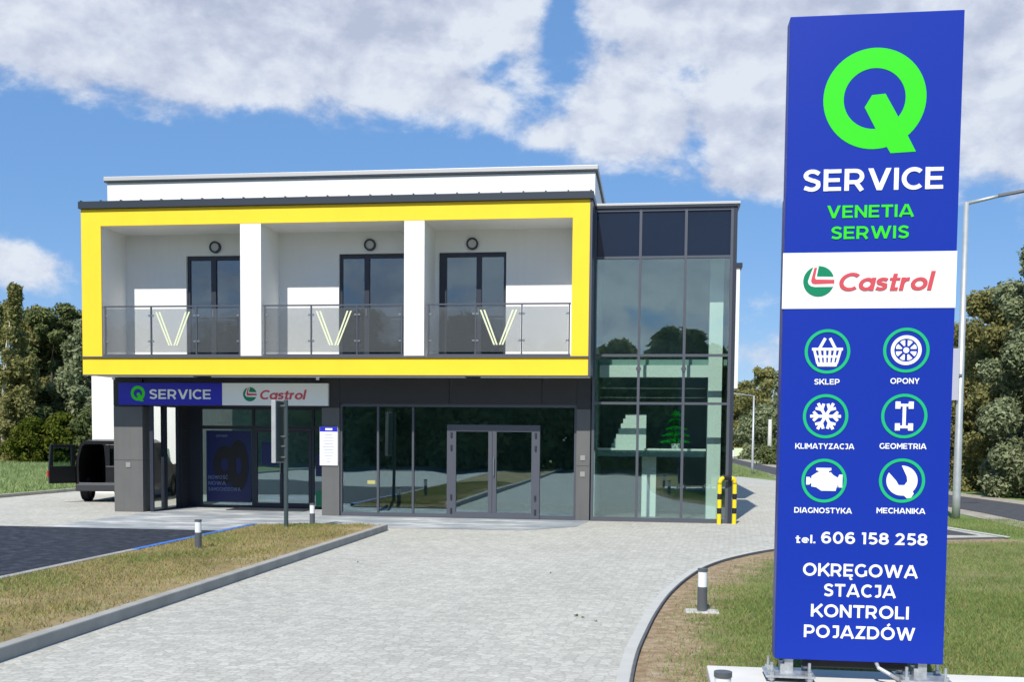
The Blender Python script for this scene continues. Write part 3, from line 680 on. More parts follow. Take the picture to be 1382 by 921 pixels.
# interior of the shop
MB().box(.9, 10.95, 1.2, 7.6, -.02, .003).build('shop_floor', 'int_floor', B)
MB().box(5.06, 10.95, 6.4, 6.6, .0, 3.06).box(5.06, 5.2, 1.5, 6.4, 0, 3.06).box(10.82, 10.98, 1.4, 6.4, 0, 3.06).build('interior_wall', 'int_wall', B)
# entrance recess
MB().box(1.0, 1.10, 2.48, 2.9, 0, 3.055).box(.86, 1.06, 1.08, 2.48, 2.42, 3.055).build('recess_wall', 'charcoal_dark', B)
mm = MB()
for z in (.62, 1.23, 1.86): mm.box(1.103, 1.112, 2.56, 2.8, z, z + .012)
mm.build('panel_joints', 'mullion', B)
SWN = MB()
for y, w_ in ((1.08, .06), (1.63, .17), (2.40, .08)): SWN.box(.98, 1.06, y, y + w_, .05, 2.42)
SWN.box(.98, 1.06, 1.08, 2.48, .003, .05)
S = SWN.build('side_window', 'anthracite', B)
for y0, y1 in ((1.14, 1.63), (1.80, 2.40)): MB().box(1.024, 1.034, y0, y1, .05, 2.42).build('pane', 'clear_glass', S)
en = MB()
for x in (1.36, 2.70, 4.20, 5.0): en.box(x, x + .06, 2.88, 2.95, .003, 3.055)
en.box(1.10, 5.06, 2.881, 2.949, 2.40, 3.054).box(1.42, 5.0, 2.882, 2.948, 1.92, 2.0).box(1.10, 1.36, 2.90, 2.95, 0, 2.40).box(1.42, 2.70, 2.882, 2.948, .003, .07)
E_ = en.build('entrance_glazing', 'anthracite', B)
for x0, x1 in ((1.42, 2.70), (2.76, 4.20), (4.26, 5.0)):
    MB().box(x0, x1, 2.91, 2.92, 2.0, 2.40).build('pane', 'shop_glass', E_)
for x0, x1 in ((1.42, 2.70), (4.26, 5.0)): MB().box(x0, x1, 2.91, 2.92, .07, 1.92).build('pane', 'shop_glass', E_)
ed = MB()
for x0, x1 in ((2.765, 3.475), (3.485, 4.195)):
    ed.box(x0, x0 + .07, 2.875, 2.94, .01, 1.915).box(x1 - .07, x1, 2.875, 2.94, .01, 1.915).box(x0 + .07, x1 - .07, 2.875, 2.94, 1.85, 1.915).box(x0 + .07, x1 - .07, 2.875, 2.94, .01, .14)
ED = ed.build('entrance_door', 'anthracite', B)
for x0, x1 in ((2.835, 3.405), (3.555, 4.125)): MB().box(x0, x1, 2.90, 2.91, .14, 1.85).build('pane', 'shop_glass', ED)
for x in (3.43, 3.53): MB().tube([(x, 2.83, .85), (x, 2.83, 1.2)], .012, 8).build('handle', 'steel', ED)
MB().box(1.0, 5.06, 5.8, 6.0, 0, 3.06).build('interior_wall', 'int_wall', B)

tag(MB().box(6.08, 6.26, 1.078, 1.086, .72, .80).build('sticker', mat('faded_sticker', (.42, .40, .14), .6)), 'small yellow sticker low on the left shop window', 'sticker')
# ---- stair tower
TX = [11.06, 12.01, 12.955, 13.90]; TZ = [.03, 2.53, 3.545, 5.60, 6.60]
tw = MB()
for x in TX: tw.box(x - .028, x + .028, .985, 1.08, .0, 6.62)
for z in TZ[1:-1]:
    for i in range(3): tw.box(TX[i] + .028, TX[i + 1] - .028, .99, 1.075, z - .026, z + .026)
for i in range(3): tw.box(TX[i] + .028, TX[i + 1] - .028, .99, 1.075, .0, .09); tw.box(TX[i] + .028, TX[i + 1] - .028, .99, 1.075, 6.56, 6.62)
TW = tw.build('curtain_wall', 'mullion', B)
MB().box(13.9285, 14.005, .98, 1.10, 0, 6.62).build('corner_post', 'anthracite', B)
for r in range(4):
    z0 = TZ[r] + (.06 if r == 0 else .026); z1 = TZ[r + 1] - (.04 if r == 3 else .026)
    for i in range(3):
        nm, m_ = ('spandrel', 'spandrel') if r == 3 else ('pane', 'tower_glass')
        MB().box(TX[i] + .028, TX[i + 1] - .028, 1.02, 1.035, z0, z1).build(nm, m_, TW)
MB().box(11.052, 14.05, .95, 4.25, 6.625, 6.675).build('tower_flashing', 'anthracite', B)
MB().box(11.052, 14.06, .94, 4.26, 6.675, 6.725).build('tower_cap', 'capmetal', B, bevel=.006)
MB().box(13.93, 14.0, 1.10, 4.2, 0, 6.62).build('tower_side_wall', 'charcoal', B)
MB().box(11.0, 13.93, 4.1, 4.2, .0, 3.5).box(11.04, 11.10, 1.4, 4.1, 0, 3.5).build('interior_wall', 'int_wall', B)
MB().box(11.0, 13.93, 4.1, 4.2, 3.5, 6.62).box(11.04, 11.10, 1.15, 4.1, 3.5, 6.62).build('upper_interior_wall', 'int_pale', B)
MB().box(11.1, 13.93, 1.09, 4.1, .002, .02).build('tower_floor', 'int_floor', B)
MB().box(13.51, 13.80, 1.75, 2.05, .02, 6.6).build('interior_column', 'int_white', B)
MB().box(12.10, 12.42, 2.4, 2.7, .02, 1.38).build('interior_column', 'int_white', B)
MB().box(11.15, 13.51, 1.75, 2.0, 3.13, 3.39).build('interior_beam', 'int_white', B)
MB().box(11.11, 13.92, 2.0, 3.0, 3.40, 3.53).build('stair_landing', 'int_wall', B)
ld = MB().box(11.11, 13.5, 2.05, 4.05, 1.38, 1.54).build('half_landing', 'int_wall', B)
MB().box(11.11, 13.5, 2.03, 2.048, 1.52, 1.565).build('landing_edge', 'int_white', ld)
st = MB()
for i in range(7): st.box(11.40 + i * .052, 12.18, 2.5, 2.9, 1.56 + i * .112, 1.56 + (i + 1) * .112 + .01 * (i < 6) - .011)
st.build('stairs', 'int_white', B)
for z, y in ((2.93, 2.6), (2.72, 2.6)): MB().tube([(11.12, y, z), (13.48, y, z)], .018, 8).build('stair_rail', 'steel', B)
for x in TX[1:3]: MB().disc_y(x, 3.26, .055, .965, .985, 20).build('tower_bracket', 'mullion', B)
# ---- plinth strips
MB().box(11.03, 14.01, 1.0, 1.1, -.02, .0).build('plinth', 'anthracite', B)

# ================================================================== rear hall
H = thing('service_hall', 'long white rendered hall standing behind the two storey building', 'building', (5, 14, 0))
MB().box(-4.35, 14.1, 8.1, 20, 0, 3.2).box(-4.35, 14.62, 8.1, 20, 3.2, 6.5).build('wall', 'white', H)
MB().box(-4.40, 14.68, 8.05, 20.05, 6.5, 6.62).build('roof_edge', 'anthracite', H)
MB().box(-1.6, 1.2, 8.05, 8.09, 0, 2.6).build('garage_door', 'charcoal', H)

# ================================================================== signs on the building
def q_logo(cx, cz, r, y, parent, m='sign_lime', sq=1.0, d=.002):
    l = MB().ring_y(cx, cz, r, r * .60, y - d, y, 64, sq)
    t = [(-.05, .07), (-.19, -.17), (.03, -.59), (.34, -1.09), (.83, -1.07), (.45, -.34), (.21, .09)]
    l.prism_y([(cx + a * r * sq, cz + b * r) for a, b in t], y - d - .0003, y)
    return l.build('logo', m, parent)
def l_logo(cx, cz, r, y, parent, d=.003, sq=1.0):
    g = MB().disc_y(cx, cz, r, y - d, y, 56, sq).build('logo', 'logo_green', parent)
    wh = [(-.02, .97), (-.36, .95), (-.55, .45), (-.70, 0), (-.64, -.2), (-.5, -.32), (-.25, -.38), (.96, -.38), (1.0, .27), (-.14, .30)]
    rd = [(-.13, .90), (-.30, .88), (-.44, .30), (-.50, .05), (-.46, -.10), (-.36, -.18), (-.20, -.20), (1.0, -.16), (1.0, .09), (-.18, .12), (-.25, .22)]
    MB().prism_y([(cx + a * r * sq, cz + b * r) for a, b in wh][::-1], y - d - .0015, y - d + .0005).build('logo_band', 'sign_white', g)
    MB().prism_y([(cx + a * r * sq, cz + b * r) for a, b in rd][::-1], y - d - .003, y - d - .0005).build('logo_stripe', 'logo_red', g)
    return g
F = thing('entrance_sign', 'wide fascia sign in blue and white above the recessed entrance, lettered SERVICE', 'sign', (2.78, .95, 2.68))
MB().box(.335, 2.786, .90, 1.035, 2.437, 2.93).build('blue_panel', 'entry_blue', F, bevel=.004)
MB().box(2.792, 5.23, .90, .995, 2.437, 2.93).build('white_panel', 'sign_white', F, bevel=.004)
q_logo(.803, 2.695, .168, .899, F)
text('lettering', 'SERVICE', 1.082, 2.527, 2.568, 2.785, .899, 'sign_white', F)
l_logo(3.44, 2.683, .158, .899, F)
text('lettering', 'Castrol', 3.676, 4.749, 2.570, 2.775, .899, 'logo_red', F, w=.185, shear=.17, track=.035)
N = thing('notice_board', 'white opening hours board with blue header on the grey pilaster by the entrance', 'notice', (5.21, .99, 1.55))
MB().box(5.02, 5.43, .972, .998, 1.12, 1.98).build('board', 'paper', N, bevel=.003)
MB().box(5.025, 5.425, .968, .9715, 1.87, 1.975).build('header', 'entry_blue', N)
rows = MB()
for i, (z, w) in enumerate(((1.80, .16), (1.74, .2), (1.66, .24), (1.60, .2), (1.53, .26), (1.47, .22), (1.41, .24), (1.33, .18), (1.26, .1), (1.20, .08))):
    rows.box(5.225 - w / 2, 5.225 + w / 2, .9695, .9715, z - .008, z + .008)
rows.build('print_rows', 'paper_ink', N)
rows = MB().box(5.15, 5.31, .9655, .9675, 1.90, 1.945).build('header_print', 'paper', N)
PO = thing('tyre_poster', 'navy poster of two black tyres in the glazing left of the entrance door', 'poster', (2.06, 2.87, 1.0))
MB().box(1.55, 2.68, 2.862, 2.872, .14, 1.88).build('sheet', 'poster_navy', PO)
MB().ring_y(2.02, 1.05, .46, .16, 2.858, 2.8615, 44, .62).ring_y(2.36, 1.03, .62, .2, 2.855, 2.8585, 44, .42).build('tyre_picture', 'black', PO)
for i, (s, x1) in enumerate((('NOWOŚĆ', 2.10), ('NOWA', 2.05), ('SAMOCHODOWA', 2.42))):
    text('lettering', s, 1.60, x1, .70 - i * .145, .79 - i * .145, 2.8545, 'poster_text', PO)
text('lettering', 'OPONY', 1.80, 2.10, 1.72, 1.78, 2.861, 'poster_text', PO)
tag(MB().box(2.95, 3.32, 2.893, 2.899, 1.05, 1.62).build('door_poster', 'poster_navy'), 'small navy notice on the left leaf of the entrance door', 'poster')
gp = thing('window_poster', 'narrow blue and green poster in the glazing right of the entrance door', 'poster', (4.6, 2.89, .9))
MB().box(4.3, 4.96, 2.893, 2.899, .8, 1.35).build('blue_area', 'poster_navy', gp); MB().box(4.3, 4.96, 2.893, 2.899, .08, .45).build('green_area', 'logo_green', gp)
tag(MB().box(2.4, 4.3, 2.0, 2.82, .005, .022).build('door_mat', 'van_trim', bevel=.006), 'dark grey doormat in front of the recessed entrance', 'doormat')
pl = thing('potted_plant', 'bright green tiered plant on the half landing inside the stair tower', 'plant', (12.85, 2.35, 1.545))
pv = []; rng = np.random.default_rng(3)
for t in range(5):
    zc = 1.70 + t * .15; rr = .36 - t * .06
    for k in range(480):
        a = rng.uniform(0, 2 * math.pi); q = rng.uniform(.1, 1) * rr; s = .034
        c = np.array([12.85 + q * math.cos(a), 2.42 + q * math.sin(a), zc + .12 * (1 - q / rr)]); d1 = rng.normal(size=3); d1 /= np.linalg.norm(d1); d2 = np.cross(d1, rng.normal(size=3)); d2 /= np.linalg.norm(d2)
        pv += [c - d1 * s, c + d2 * s * .4, c + d1 * s, c - d2 * s * .4]
np_mesh('foliage', np.array(pv), np.arange(len(pv)).reshape(-1, 4), 'plant', pl)
MB().cyl(12.85, 2.42, 1.545, 1.68, .09, .11).build('pot', 'int_white', pl)

# ================================================================== PYLON SIGN
PX, PY = 13.24, -14.0
PS = thing('pylon_sign', 'tall blue pylon sign with lime ring logo and white icons standing in the lawn', 'sign', (PX + .575, PY + .1, 0))
MB().box(PX, PX + 1.15, PY, PY + .17, .20, 4.69).build('cabinet', 'sign_blue', PS, bevel=.004)
MB().box(PX + .01, PX + 1.14, PY + .17, PY + .178, .21, 4.68).build('back_shade_sheet', 'charcoal_dark', PS)  # added dark sheet; shade on the pylon's back put into its colour
MB().box(PX - .006, PX, PY + .01, PY + .165, .21, 3.46).build('side_cover', 'sign_side', PS)
MB().box(PX - .012, PX + 1.152, PY - .004, PY - .0005, 2.685, 3.072).build('white_panel', 'sign_white', PS)
yf = PY - .0005
q_logo(PX + .576, 4.116, .342, yf, PS)
text('lettering', 'SERVICE', PX + .114, PX + 1.045, 3.494, 3.643, yf, 'sign_white', PS)
text('lettering', 'VENETIA', PX + .279, PX + .860, 3.308, 3.394, yf, 'sign_lime', PS)
text('lettering', 'SERWIS', PX + .312, PX + .829, 3.163, 3.250, yf, 'sign_lime', PS)
l_logo(PX + .234, 2.874, .105, PY - .0045, PS)
text('lettering', 'Castrol', PX + .373, PX + 1.015, 2.806, 2.930, PY - .0045, 'logo_red', PS, w=.185, shear=.17, track=.035)
# icons
def icon(cx, cz, sym, label):
    ring = MB().ring_y(cx, cz, .155, .134, yf - .004, yf, 56).build('icon', 'sign_green', PS); ring['label'] = label
    m = MB(); y0, y1 = yf - .003, yf; s = .105
    P = lambda a, b: (cx + a * s, cz + b * s)
    if sym == 'basket':
        m.bar(P(-.55, .12), P(-.15, .88), .02, y0, y1).bar(P(.55, .12), P(.15, .88), .02, y0, y1)
        m.prism_y([P(-1.0, .06), P(1.0, .06), P(1.0, .24), P(-1.0, .24)], y0 - .001, y1)
        for i in range(6):
            t = -1 + 2 * i / 5; m.bar(P(t * .84, .06), P(t * .62, -.8), .017, y0, y1)
        m.prism_y([P(-.76, -.42), P(.76, -.42), P(.80, -.26), P(-.80, -.26)], y0 - .001, y1)
        m.prism_y([P(-.60, -1.0), P(.60, -1.0), P(.70, -.74), P(-.70, -.74)], y0 - .001, y1)
    elif sym == 'tyre':
        m.ring_y(cx, cz, s * .98, s * .76, y0, y1, 48).disc_y(cx, cz, s * .19, y0, y1, 24)
        for k in range(8):
            a = k * math.pi / 4 + math.pi / 8
            m.prism_y([P(r * math.cos(a + o), r * math.sin(a + o)) for r, o in ((.30, -.14), (.66, -.27), (.69, 0), (.66, .27), (.30, .14))], y0, y1)
    elif sym == 'snow':
        for k in range(6):
            a = k * math.pi / 3; c, n = math.cos(a), math.sin(a); yk = y0 - .0003 * k
            m.bar(P(0, 0), P(c, n), .021, yk, y1)
            for r in (.5,):
                for o in (.8, -.8): m.bar(P(r * c, r * n), P(r * c + .42 * math.cos(a + o), r * n + .42 * math.sin(a + o)), .02, yk - .0002 * (1.5 + o), y1)
    elif sym == 'axle':
        m.prism_y([P(-.11, -.7), P(.11, -.7), P(.11, .7), P(-.11, .7)], y0, y1)
        for t in (-1, 1):
            m.prism_y([P(-.4, t * .72 - .09), P(.4, t * .72 - .09), P(.4, t * .72 + .09), P(-.4, t * .72 + .09)], y0 - .001, y1)
            for u in (-1, 1): m.prism_y([P(u * .42 - .16, t * .72 - .24), P(u * .42 + .16, t * .72 - .24), P(u * .42 + .16, t * .72 + .24), P(u * .42 - .16, t * .72 + .24)], y0 - .002, y1)
    elif sym == 'engine':
        m.prism_y([P(a, b) for a, b in ((-.16, -.68), (.78, -.68), (.82, -.45), (.88, -.45), (.88, .22), (.6, .38), (.45, .56), (.1, .56), (.1, .56), (-.45, .56), (-.82, .30), (-.82, -.4), (-.5, -.45))], y0, y1)
        m.prism_y([P(a, b) for a, b in ((-.36, .5), (.3, .5), (.3, .64), (.46, .70), (.46, .86), (-.52, .86), (-.52, .70), (-.36, .64))], y0 - .001, y1)
        m.prism_y([P(a, b) for a, b in ((.86, -.2), (.98, -.45), (1.2, -.45), (1.2, .42), (.98, .42), (.86, .1))], y0 - .0015, y1)
        m.prism_y([P(a, b) for a, b in ((-.8, -.12), (-.96, -.28), (-1.16, -.28), (-1.16, .24), (-.96, .24), (-.8, .08))], y0 - .0015, y1)
    else:
        pts = [(1.0 * math.cos(a), 1.0 * math.sin(a)) for a in np.linspace(math.radians(92), math.radians(-45), 18)]
        pts += [(.78, -.85), (.62, -1.12), (.36, -1.18), (.16, -1.0)]
        pts += [(1.0 * math.cos(a), 1.0 * math.sin(a)) for a in np.linspace(math.radians(-95), math.radians(-212), 15)]
        pts += [(-.36, -.02), (-.20, -.30), (.16, -.30), (.34, -.05), (.30, .28)]
        m.prism_y([P(a, b) for a, b in pts[::-1]], y0, y1)
    m.build('icon_symbol', 'sign_white', ring)
for cx, cz, sym, lb in ((.306, 2.387, 'basket', 'white shopping basket icon in a green ring'), (.836, 2.395, 'tyre', 'white tyre icon in a green ring'), (.305, 1.934, 'snow', 'white snowflake icon in a green ring'),
                        (.836, 1.939, 'axle', 'white axle icon in a green ring'), (.306, 1.481, 'engine', 'white engine icon in a green ring'), (.834, 1.489, 'wrench', 'white spanner icon in a green ring')):
    icon(PX + cx, cz, sym, lb)
for s, a, b, z in (('SKLEP', .223, .394, 2.156), ('OPONY', .736, .930, 2.163), ('KLIMATYZACJA', .103, .506, 1.704), ('GEOMETRIA', .676, .991, 1.710), ('DIAGNOSTYKA', .107, .502, 1.251), ('MECHANIKA', .669, .997, 1.258)):
    text('lettering', s, PX + a, PX + b, z, z + .039, yf, 'sign_white', PS)
text('lettering', 'tel.', PX + .121, PX + .258, 1.036, 1.092, yf, 'sign_white', PS)
text('lettering', '606 158 258', PX + .297, PX + 1.018, 1.037, 1.120, yf, 'sign_white', PS)
for s, a, b, z in (('OKRĘGOWA', .178, .961, .805), ('STACJA', .327, .817, .661), ('KONTROLI', .240, .907, .513), ('POJAZDÓW', .195, .954, .364)):
    text('lettering', s, PX + a, PX + b, z, z + .090, yf, 'sign_white', PS)
# steel feet with bolts
for x in (PX + .10, PX + 1.02):
    ft = MB().box(x - .17, x + .17, PY - .10, PY + .20, .085, .10).build('foot_plate', 'galv', PS)
    MB().box(x - .03, x + .03, PY + .03, PY + .13, .10, .22).box(x - .06, x - .03, PY + .02, PY + .14, .10, .16).build('upright', 'galv', ft)
    for dx in (-.13, .13):
        for dy in (-.07, .15):
            MB().cyl(x + dx, PY + dy, .05, .19, .011, n=8).cyl(x + dx, PY + dy, .10, .125, .026, n=6).cyl(x + dx, PY + dy, .062, .085, .026, n=6).build('bolt', 'galv', ft)
MB().box(PX + .2, PX + .92, PY + .05, PY + .12, .14, .19).build('base_frame', 'black', PS)
MB().tube([(PX + .70, PY + .03, .20), (PX + .71, PY - .02, .165), (PX + .78, PY - .05, .13), (PX + .86, PY - .02, .08), (PX + .95, PY + .02, .056)], .014, 8).build('cable', 'postgrey', PS)
tag(MB().box(12.78, 16.6, -14.75, -13.6, -.2, .05).build('foundation', 'pale_concrete', bevel=.01), 'pale concrete foundation slab under the blue pylon sign', 'foundation')

# ================================================================== BOLLARD LAMPS
def bollard_proto():
    t = thing('bollard_lamp', '', '', (0, 0, 0))
    MB().box(-.17, .17, -.12, .12, -.05, .02).build('base_plate', 'concrete', t, bevel=.006)
    MB().cyl(0, 0, .02, .27, .05, n=24).build('post', 'bollard', t)
    MB().cyl(0, 0, .27, .43, .047, n=24).build('diffuser', 'diffuser', t)
    MB().cyl(0, 0, .43, .46, .052, n=24).build('cap', 'bollard', t)
    return t
bp = bollard_proto()
BL = [(12.88, -10.62, -.03, 'white topped bollard lamp in the right lawn beside the curved kerb'),
      (5.68, -6.82, .05, 'white topped bollard lamp in the middle of the dry grass island'),
      (5.95, -2.35, .03, 'white topped bollard lamp at the building end of the grass island'),
      (12.77, -15.55, -.03, 'bollard lamp cut off at the bottom edge beside the pylon sign foundation')]
for i, (x, y, z, lb) in enumerate(BL):
    o = bp if i == 0 else copy_tree(bp)
    o.location = (x, y, z); tag(o, lb, 'bollard lamp', 'bollard lamps in the grass')

# ================================================================== POST WITH EDGE-ON BOARD
p = thing('post_sign', 'narrow sign board on a dark green post, seen nearly edge on before the entrance', 'sign', (5.66, -2.98, .05))
MB().cyl(5.66, -2.98, .04, 2.42, .04, n=18).build('post', 'greenpost', p)
MB().box(5.47, 5.55, -3.22, -2.78, 1.27, 2.41).build('board', 'postgrey', p, bevel=.004)
MB().box(5.551, 5.56, -3.20, -2.80, 1.29, 2.39).build('shaded_board_back', 'greenpost', p)  # back sheet coloured dark for the shade on the right-hand face
for z in (1.36, 1.56, 1.74, 2.3): MB().box(5.56, 5.665, -3.035, -3.025, z, z + .03).build('bracket', 'steel', p)

# ================================================================== CORNER GUARD
g = thing('corner_guard', 'yellow and black striped steel hoop guarding the glass tower corner', 'guard rail', (13.9, .8, 0))
def hoop(z0, z1, side):
    x, y = ((13.74, .80), (14.06, .92))[side]; return [(x, y, z0), (x, y, z1)]
for sd in (0, 1):
    for z0, z1, m_ in ((0, .22, 'y'), (.34, .52, 'y'), (.64, .84, 'y'), (.22, .34, 'b'), (.52, .64, 'b')):
        MB().tube(hoop(z0, z1, sd), .045 if m_ == 'y' else .0455, 16).build('upright' if m_ == 'y' else 'stripe', 'grp_yellow' if m_ == 'y' else 'black', g, smooth=False)
MB().tube([(13.74, .80, .84), (13.745, .802, .90), (13.77, .81, .95), (13.82, .83, .97)], .045, 16).build('bend', 'grp_yellow', g, smooth=True)
MB().tube([(14.06, .92, .84), (14.055, .918, .90), (14.03, .91, .95), (13.98, .89, .97)], .045, 16).build('bend', 'grp_yellow', g, smooth=True)
MB().tube([(13.82, .83, .97), (13.98, .89, .97)], .0455, 16).build('stripe', 'black', g)

# ================================================================== VAN
def make_van():
    """local: rear bumper at y=0, length along +y, x across (0 = left rear corner, to 1.72)"""
    V = thing('delivery_van', 'dark van with its left rear door open, parked behind the left pilaster', 'van')
    Wd = 1.72
    def section(y, zb, zt, inset_t, ins=0.0):
        x0, x1 = ins, Wd - ins
        return [(x0 + .03, y, zb), (x0, y, zb + .18), (x0, y, .95), (x0 + .04, y, max(.96, zt - .45)), (x0 + inset_t, y, zt - .09), (x0 + inset_t + .14, y, zt),
                (x1 - inset_t - .14, y, zt), (x1 - inset_t, y, zt - .09), (x1 - .04, y, max(.96, zt - .45)), (x1, y, .95), (x1, y, zb + .18), (x1 - .03, y, zb)]
    secs = [section(.08, .34, 1.66, .12), section(1.0, .30, 1.70, .11), (section(2.4, .28, 1.70, .11)), section(2.75, .28, 1.66, .13), section(3.35, .28, 1.16, .13, .02), section(4.1, .30, .99, .10, .10), section(4.3, .36, .80, .16, .2)]
    m = MB(); n = 12
    vs = [p for s in secs for p in s]; fs = []
    for i in range(len(secs) - 1):
        for k in range(n): fs.append((i * n + k, i * n + (k + 1) % n, (i + 1) * n + (k + 1) % n, (i + 1) * n + k))
    fs.append(tuple(range((len(secs) - 1) * n, len(secs) * n)))
    m.add(vs, fs)
    # rear frame ring round the opening, and the dark cargo tunnel
    out = section(.08, .34, 1.66, .12)
    inn = [(.14, .08, .50), (.09, .08, .58), (.08, .08, .95), (.10, .08, 1.2), (.18, .08, 1.50), (.26, .08, 1.57), (.70, .08, 1.57), (.76, .08, 1.53), (.79, .08, 1.2), (.80, .08, .95), (.80, .08, .58), (.77, .08, .50)]
    m.add(out + inn, [(k, (k + 1) % n, n + (k + 1) % n, n + k) for k in range(n)])
    m.build('body', 'van_paint', V)
    c = MB(); inner = [(x, y + 1.9, z) for x, y, z in inn]
    c.add([(x, y + .005, z) for x, y, z in inn] + inner, [(k, n + k, n + (k + 1) % n, (k + 1) % n) for k in range(n)] + [tuple(range(n, 2 * n))]); c.build('cargo_bay', 'black', V)
    MB().box(.04, Wd - .04, -.06, .12, .30, .50).build('bumper', 'van_trim', V, bevel=.03)
    MB().box(.12, Wd - .12, .0, .078, .502, .53).build('load_sill', 'rim', V)
    MB().box(Wd - .135, Wd - .015, .05, .10, .82, 1.12).build('tail_light', 'red_lens', V, bevel=.015)
    MB().box(.815, .87, .055, .085, .70, .84).build('reflector', 'red_lens', V, bevel=.008)
    cd = MB().box(.81, Wd - .13, .045, .079, .54, .98).box(.81, .93, .045, .079, .98, 1.56).box(Wd - .27, Wd - .15, .045, .079, .98, 1.52).box(.93, Wd - .27, .045, .079, 1.45, 1.56).build('closed_rear_door', 'van_paint', V, bevel=.01)
    MB().box(.93, Wd - .27, .055, .065, .98, 1.45).build('pane', 'car_glass', cd)
    # side windows (right side shows through the entrance glazing)
    for x in (-.004, Wd - .016):
        MB().add([(x, 2.05, .98), (x, 3.05, .98), (x, 2.85, 1.42), (x, 2.05, 1.50), (x + .02, 2.05, .98), (x + .02, 3.05, .98), (x + .02, 2.85, 1.42), (x + .02, 2.05, 1.50)], [(0, 1, 2, 3), (7, 6, 5, 4), (0, 4, 5, 1), (1, 5, 6, 2), (2, 6, 7, 3), (3, 7, 4, 0)]).build('side_window', 'car_glass', V)
    for x in (-.005, Wd - .2):
        for y in (.72, 3.4):
            w = MB(); N_ = 28
            for k, (r, xx) in enumerate(((.24, 0), (.31, 0), (.325, .03), (.325, .175), (.31, .205), (.24, .205))):
                w.v += [(x + xx, y + r * math.cos(2 * math.pi * i / N_), .325 + r * math.sin(2 * math.pi * i / N_)) for i in range(N_)]
            for k in range(6):
                for i in range(N_): w.f.append((k * N_ + i, k * N_ + (i + 1) % N_, ((k + 1) % 6) * N_ + (i + 1) % N_, ((k + 1) % 6) * N_ + i))
            wo = w.build('wheel', 'rubber', V)
            h = MB(); h.v = [(x + .06, y + .235 * math.cos(2 * math.pi * i / N_), .325 + .235 * math.sin(2 * math.pi * i / N_)) for i in range(N_)] + [(x + .15, a[1], a[2]) for a in []]
            h.v += [(x + .15, q[1], q[2]) for q in h.v[:N_]]; h.f = [tuple(range(N_)), tuple(range(2 * N_ - 1, N_ - 1, -1))] + [(i, (i + 1) % N_, N_ + (i + 1) % N_, N_ + i) for i in range(N_)]
            h.build('rim', 'rim', wo)
    # rear doors, swung open: hinge at the corner, built as frame + lower panel + pane
    def door(hx, ang, s):
        ca, sa = math.cos(ang), math.sin(ang)
        def pt(u, z, t): return (hx + ca * u - sa * t, .06 + sa * u + ca * t, z)
        def slab(mb, u0, u1, z0, z1, t0=-.035, t1=.035, k=0.0):
            vs = [pt(u0 + k * 0, z0, t0), pt(u1, z0, t0), pt(u1, z0, t1), pt(u0, z0, t1), pt(u0, z1, t0), pt(u1 - k, z1, t0), pt(u1 - k, z1, t1), pt(u0, z1, t1)]
            mb.add(vs, [(3, 2, 1, 0), (4, 5, 6, 7), (0, 1, 5, 4), (1, 2, 6, 5), (2, 3, 7, 6), (3, 0, 4, 7)])
        d = MB(); slab(d, 0, .74, .52, .98); slab(d, 0, .12, .98, 1.56); slab(d, .62, .74, .98, 1.56, k=.05); slab(d, .12, .62, 1.47, 1.56)
        do = d.build('rear_door', 'van_paint', V, bevel=.012)
        w = MB(); slab(w, .12, .60, .98, 1.47, -.006, .006); w.build('pane', 'car_glass', do)
        l = MB(); slab(l, .755, .775, .70, .86, -.03, .03); l.build('reflector', 'red_lens', do)
    door(.0, math.radians(180 + 50), 1)
    return V
V = make_van()
V.scale = (.96, .96, .96); V.location = (-2.43, 3.78, 0); V.rotation_euler = (0, 0, math.radians(10))

# ================================================================== STREET LAMPS
def street_lamp(name, x, y, h, arm, label, r=.06, dirx=1.0):
    t = thing(name, label, 'street lamp', (x, y, 0), 'street lamps along the road')
    MB().tube([(x, y, -.03), (x, y, .5), (x, y, h)], [r * 1.25, r * 1.2, r * .75], 16).build('post', 'postgrey', t, smooth=True)
    MB().tube([(x, y, h - .03), (x + dirx * arm * .5, y, h + .10), (x + dirx * arm * .62, y, h + .13)], [r * .6, r * .5, r * .5], 10).build('arm', 'postgrey', t, smooth=True)
    a0, a1 = x + dirx * arm * .6, x + dirx * arm * 1.15
    hd = MB(); 
    zs = (h + .10, h + .24)
    hd.add([(a0, y - .06, zs[0]), (a1, y - .11, zs[1] - .02), (a1, y + .11, zs[1] - .02), (a0, y + .06, zs[0]), (a0, y - .05, zs[0] + .07), (a1, y - .08, zs[1] + .03), (a1, y + .08, zs[1] + .03), (a0, y + .05, zs[0] + .07)],
           [(3, 2, 1, 0), (4, 5, 6, 7), (0, 1, 5, 4), (1, 2, 6, 5), (2, 3, 7, 6), (3, 0, 4, 7)])
    hd.build('lamp_head', 'bollard', t, bevel=.01)
    return t
street_lamp('street_lamp', 19.43, 4.26, 7.32, 1.15, 'tall grey street lamp rising just right of the blue pylon sign', .075)
street_lamp('street_lamp', 17.47, 34.4, 4.1, 1.9, 'distant street lamp with its arm reaching left behind the glass tower', .055, -1.0)
tag(MB().tube([(21.64, 65.6, -.03), (21.64, 65.6, 3.5)], [.19, .14], 10).build('utility_pole', 'concrete', smooth=True), 'pale concrete pole before the trees on the far side of the road', 'pole')
rs = thing('road_sign', 'small pale road sign on the grey lamp post, half hidden by the pylon sign', 'sign', (19.43, 4.17, 3.4))
MB().box(19.16, 19.36, 4.145, 4.16, 2.75, 3.95).build('plate', mat('lilac_grey_plate', (.42, .43, .52), .5), rs); MB().box(19.32, 19.44, 4.16, 4.19, 3.3, 3.36).build('clamp', 'steel', rs)
bd = thing('roadside_board', 'white and pale green board on short legs by the far road bend', 'board', (20.2, 82, 0))
